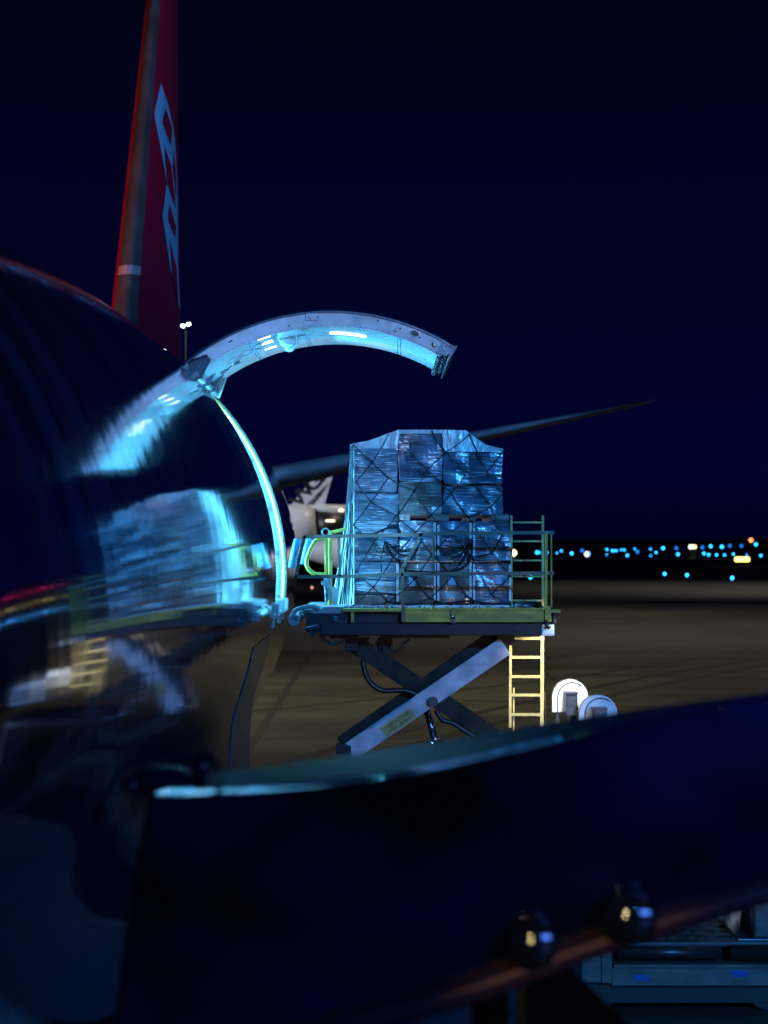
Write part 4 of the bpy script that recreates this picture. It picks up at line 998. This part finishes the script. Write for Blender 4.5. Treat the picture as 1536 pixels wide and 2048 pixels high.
for (px, py, rx) in ((683, 1021, .2), (655, 1042, .12), (667, 1042, .14), (662, 1042, .14)):
    bm = bmesh.new(); ball(bm, FW(px, py)+Vector((0, -1.6, 0)), rx, 12, 8, sc=(1.3, 1, .7)); obj('tail_lamp', bm, mat('warm_lamp', (1, 1, 1), .5, emit=((1, .85, .5), 2.6)), fa)
light('SPOT', 'apron_floodlight', (-55, 150, 24), (-4, 200, 10), (.8, .85, 1.0), 150000, spot_size=R(28), spot_blend=.6, shadow_soft_size=.5)  # added bare spot, unseen at the left, brightens the far parked aircraft

# ------------------------------------------------------------------ floodlight mast seen past the fin
fm = thing('floodlight_mast', 'far mast with two glowing floodlights beside the foot of the red tail fin', 'floodlight mast', W(372, 1095, 90))
bm = bmesh.new(); b0 = W(372, 655, 90); cyl(bm, (b0.x, 90, 0), (b0.x, 90, b0.z), .03, 8); bar(bm, W(362, 653, 90), W(382, 652, 90), .03, .03); obj('pole', bm, M['black'], fm)
for px, py in ((366, 652), (377, 648.5)):
    bm = bmesh.new(); ball(bm, W(px, py, 89.8), .07, 12, 8, sc=(1.2, 1, .9)); obj('floodlight', bm, mat('floodlight_glass', (1, 1, 1), .5, emit=((.75, 1.0, 1.0), 14)), fm)

# ------------------------------------------------------------------ airfield lights
Z6 = lambda u, v_: (1000+u/2.866, 900+v_/2.866)
blue = mat('blue_lamp_glass', (0, .3, .8), .4, emit=((.02, .42, 1.0), 5.5)); bluedim = mat('dim_blue_lamp_glass', (0, .3, .8), .4, emit=((.01, .2, .8), 2.0))
pole_m = M['black']
def lamp_mesh(r, h, m, name='taxiway_light'):
    bm = bmesh.new(); cyl(bm, (0, 0, -h), (0, 0, -r*.7), r*.18, 8, 0); cyl(bm, (0, 0, -h), (0, 0, -h+r*.3), r*.8, 12, 0)
    me = bpy.data.meshes.new('post'); bm.to_mesh(me); bm.free(); me.materials.append(pole_m)
    bm = bmesh.new(); ball(bm, (0, 0, 0), r, 14, 10, 0); me2 = bpy.data.meshes.new('lamp_glass'); bm.to_mesh(me2); bm.free(); me2.materials.append(m)
    return me, me2
def put_light(px, py, dist, r, m, label, group, name='taxiway_light', cat='light'):
    p = W(px, py, dist); h = max(p.z, r*1.5)
    me, me2 = lamp_mesh(r, h, m)
    t = thing(name, label, cat, (p.x, dist, 0), group)
    a_ = new_obj('post', me, t); a_.location = (0, 0, h); b__ = new_obj('lamp_glass', me2, t); b__.location = (0, 0, h); return t
far_b = [(213, 587), (232, 587), (270, 588), (327, 590), (352, 578), (411, 592), (507, 595), (613, 570), (612, 600), (645, 577), (665, 577), (693, 572), (712, 573), (730, 604), (773, 567), (863, 568), (864, 606), (895, 587), (935, 562), (1020, 597), (1208, 552), (1272, 555), (1467, 541), (1169, 593), (1196, 600), (1241, 601), (1288, 602), (1338, 597), (1414, 603), (1495, 605)]
dim_b = [(471, 577), (788, 583), (1011, 562), (1160, 558), (1317, 549), (1384, 550), (633, 353)]
for i, (u, v_) in enumerate(far_b): put_light(*Z6(u, v_), 1180+i % 5*35, random.choice((.45, .6, .75, .85)), blue, 'bright blue airfield light in the distant band along the horizon', 'bright blue lights along the horizon')
for i, (u, v_) in enumerate(dim_b[:-1]): put_light(*Z6(u, v_), 1400+i*20, 1.0, bluedim, 'faint blue airfield light in the distant band along the horizon', 'faint blue lights along the horizon')
for (u, v_), lb in zip([(175, 733), (944, 712), (1072, 719), (1331, 737)], ['blue taxiway light seen between the loader ladder rungs', 'leftmost of three nearer blue taxiway lights on the dark apron', 'middle of three nearer blue taxiway lights on the dark apron', 'rightmost of three nearer blue taxiway lights on the dark apron']):
    px, py = Z6(u, v_); dd = CZ*FPX/(py+3-VY); t = put_light(px, py, dd, .27, mat('blue_lamp_near', (0, .4, 1), .4, emit=((.02, .42, 1.0), 9)), lb, 'nearer taxiway lights')
for (u, v_, col, lb, r) in ((499, 610, (1, .55, .7), 'pinkish white light among the blue airfield lights', 1.4), (1094, 555, (.7, .8, 1), 'white light beside a yellow one above the blue lights', 1.2), (1115, 555, (1, .85, .2), 'yellow light touching a white one above the blue lights', 1.1), (1439, 517, (1, .22, .08), 'orange red light standing highest above the blue lights', 1.2), (77, 590, (1, .9, .6), 'large cream light half hidden behind the edge of the netted pallet', 1.8)):
    put_light(*Z6(u, v_), 1300, r, mat('coloured_lamp', col, .4, emit=(col, 4.5)), lb, None, 'airfield_light')
for px, py, lb in ((588, 1172, 'dim pink ground light nearest the aircraft, under the loader rail'), (624, 1175, 'pink ground light under the loader rail beside the gate'),):
    put_light(px, py, 300, .16, mat('pink_lamp', (1, .6, .5), .4, emit=((1, .5, .45), 1.6)), lb, None, 'airfield_light')
# lit yellow taxiway sign
sg = thing('taxiway_sign', 'wide glowing yellow taxiway sign at the far right below the blue lights', 'sign', (W(1484, 1118, 700).x, 700, 0))
p = W(1470, 1114.5, 700); q = W(1499, 1123, 700); bm = bmesh.new(); box(bm, p, (q.x, 700.4, q.z), bev=.4); obj('sign_face', bm, mat('lit_sign_face', (1, .9, .4), .4, emit=((1, .88, .28), 2.2)), sg)
bm = bmesh.new()
for px in (1474, 1495): c0 = W(px, 1123, 700.2); cyl(bm, (c0.x, 700.2, 0), (c0.x, 700.2, q.z), .12, 8)
obj('leg', bm, M['black'], sg)
# coloured lamps on an added carrier outside the frame, placed to mirror in the fuselage
cv = thing('service_truck', 'long dark service truck with rows of coloured lamps, far right of the loader', 'truck', (20, 62, 0))
bm = bmesh.new(); box(bm, (12.6, 62, .6), (27, 64.5, 8.3), bev=.15); obj('body', bm, M['navy'], cv)
for x in (14.5, 18, 24.5):
    bm = bmesh.new(); cyl(bm, (x, 61.9, .5), (x, 62.3, .5), .5, 18); obj('wheel', bm, M['black'], cv)
lc = {k: mat(k+'_lamp', c, .4, emit=(c, 6)) for k, c in (('magenta', (1, .02, .22)), ('amber', (1, .8, .25)), ('azure', (.05, .35, 1)))}
for i in range(9):
    for z, k, rr in ((7.9, 'magenta', .06), (7.1, 'amber', .055), (6.3, 'azure', .11)):
        bm = bmesh.new(); ball(bm, (13+i*1.55, 61.9, z), rr, 12, 8, sc=(1.5, 1, 1)); obj('marker_lamp', bm, lc[k], cv)

# ------------------------------------------------------------------ give every separate piece an object of its own
def split_pieces(o):
    me = o.data; n = len(me.vertices)
    par = list(range(n))
    def find(a):
        while par[a] != a: par[a] = par[par[a]]; a = par[a]
        return a
    for e in me.edges:
        a, b = find(e.vertices[0]), find(e.vertices[1])
        if a != b: par[a] = b
    comp = {}
    for i, v_ in enumerate(me.vertices): comp.setdefault(find(i), []).append(i)
    if len(comp) < 2 or len(comp) > 150: return
    keys = list(comp); bb = []
    for k in keys:
        co = [me.vertices[i].co for i in comp[k]]
        bb.append([min(c[j] for c in co)-.015 for j in range(3)]+[max(c[j] for c in co)+.015 for j in range(3)])
    g = list(range(len(keys)))
    def fg(a):
        while g[a] != a: a = g[a]
        return a
    for i in range(len(keys)):
        for j in range(i):
            if all(bb[i][q] <= bb[j][q+3] and bb[j][q] <= bb[i][q+3] for q in range(3)): g[fg(i)] = fg(j)
    cl = {}
    for i, k in enumerate(keys): cl.setdefault(fg(i), set()).update(comp[k])
    if len(cl) < 2: return
    src = me.copy(); first = True
    for vsx in sorted(cl.values(), key=len, reverse=True):
        b = bmesh.new(); b.from_mesh(src); b.verts.ensure_lookup_table()
        bmesh.ops.delete(b, geom=[v_ for v_ in b.verts if v_.index not in vsx], context='VERTS')
        m2 = bpy.data.meshes.new(o.name); b.to_mesh(m2); b.free()
        for mm in src.materials: m2.materials.append(mm)
        if first: o.data = m2; first = False
        else:
            c_ = o.copy(); c_.data = m2; scn.collection.objects.link(c_); c_.parent = o.parent
skip = ('pleats', 'rivets', 'ground', 'joints', 'hills', 'net', 'text', 'lettering', 'marking', 'lines', 'emblem', 'ball_rollers', 'latch_mechanism_')
for o in list(scn.objects):
    if o.type == 'MESH' and o.parent is not None and not any(k in o.name for k in skip): split_pieces(o)
for o in scn.objects:
    if 'rivets' in o.name or 'ball_rollers' in o.name: o['kind'] = 'stuff'
bpy.data.objects['film_pleats']['kind'] = 'stuff'
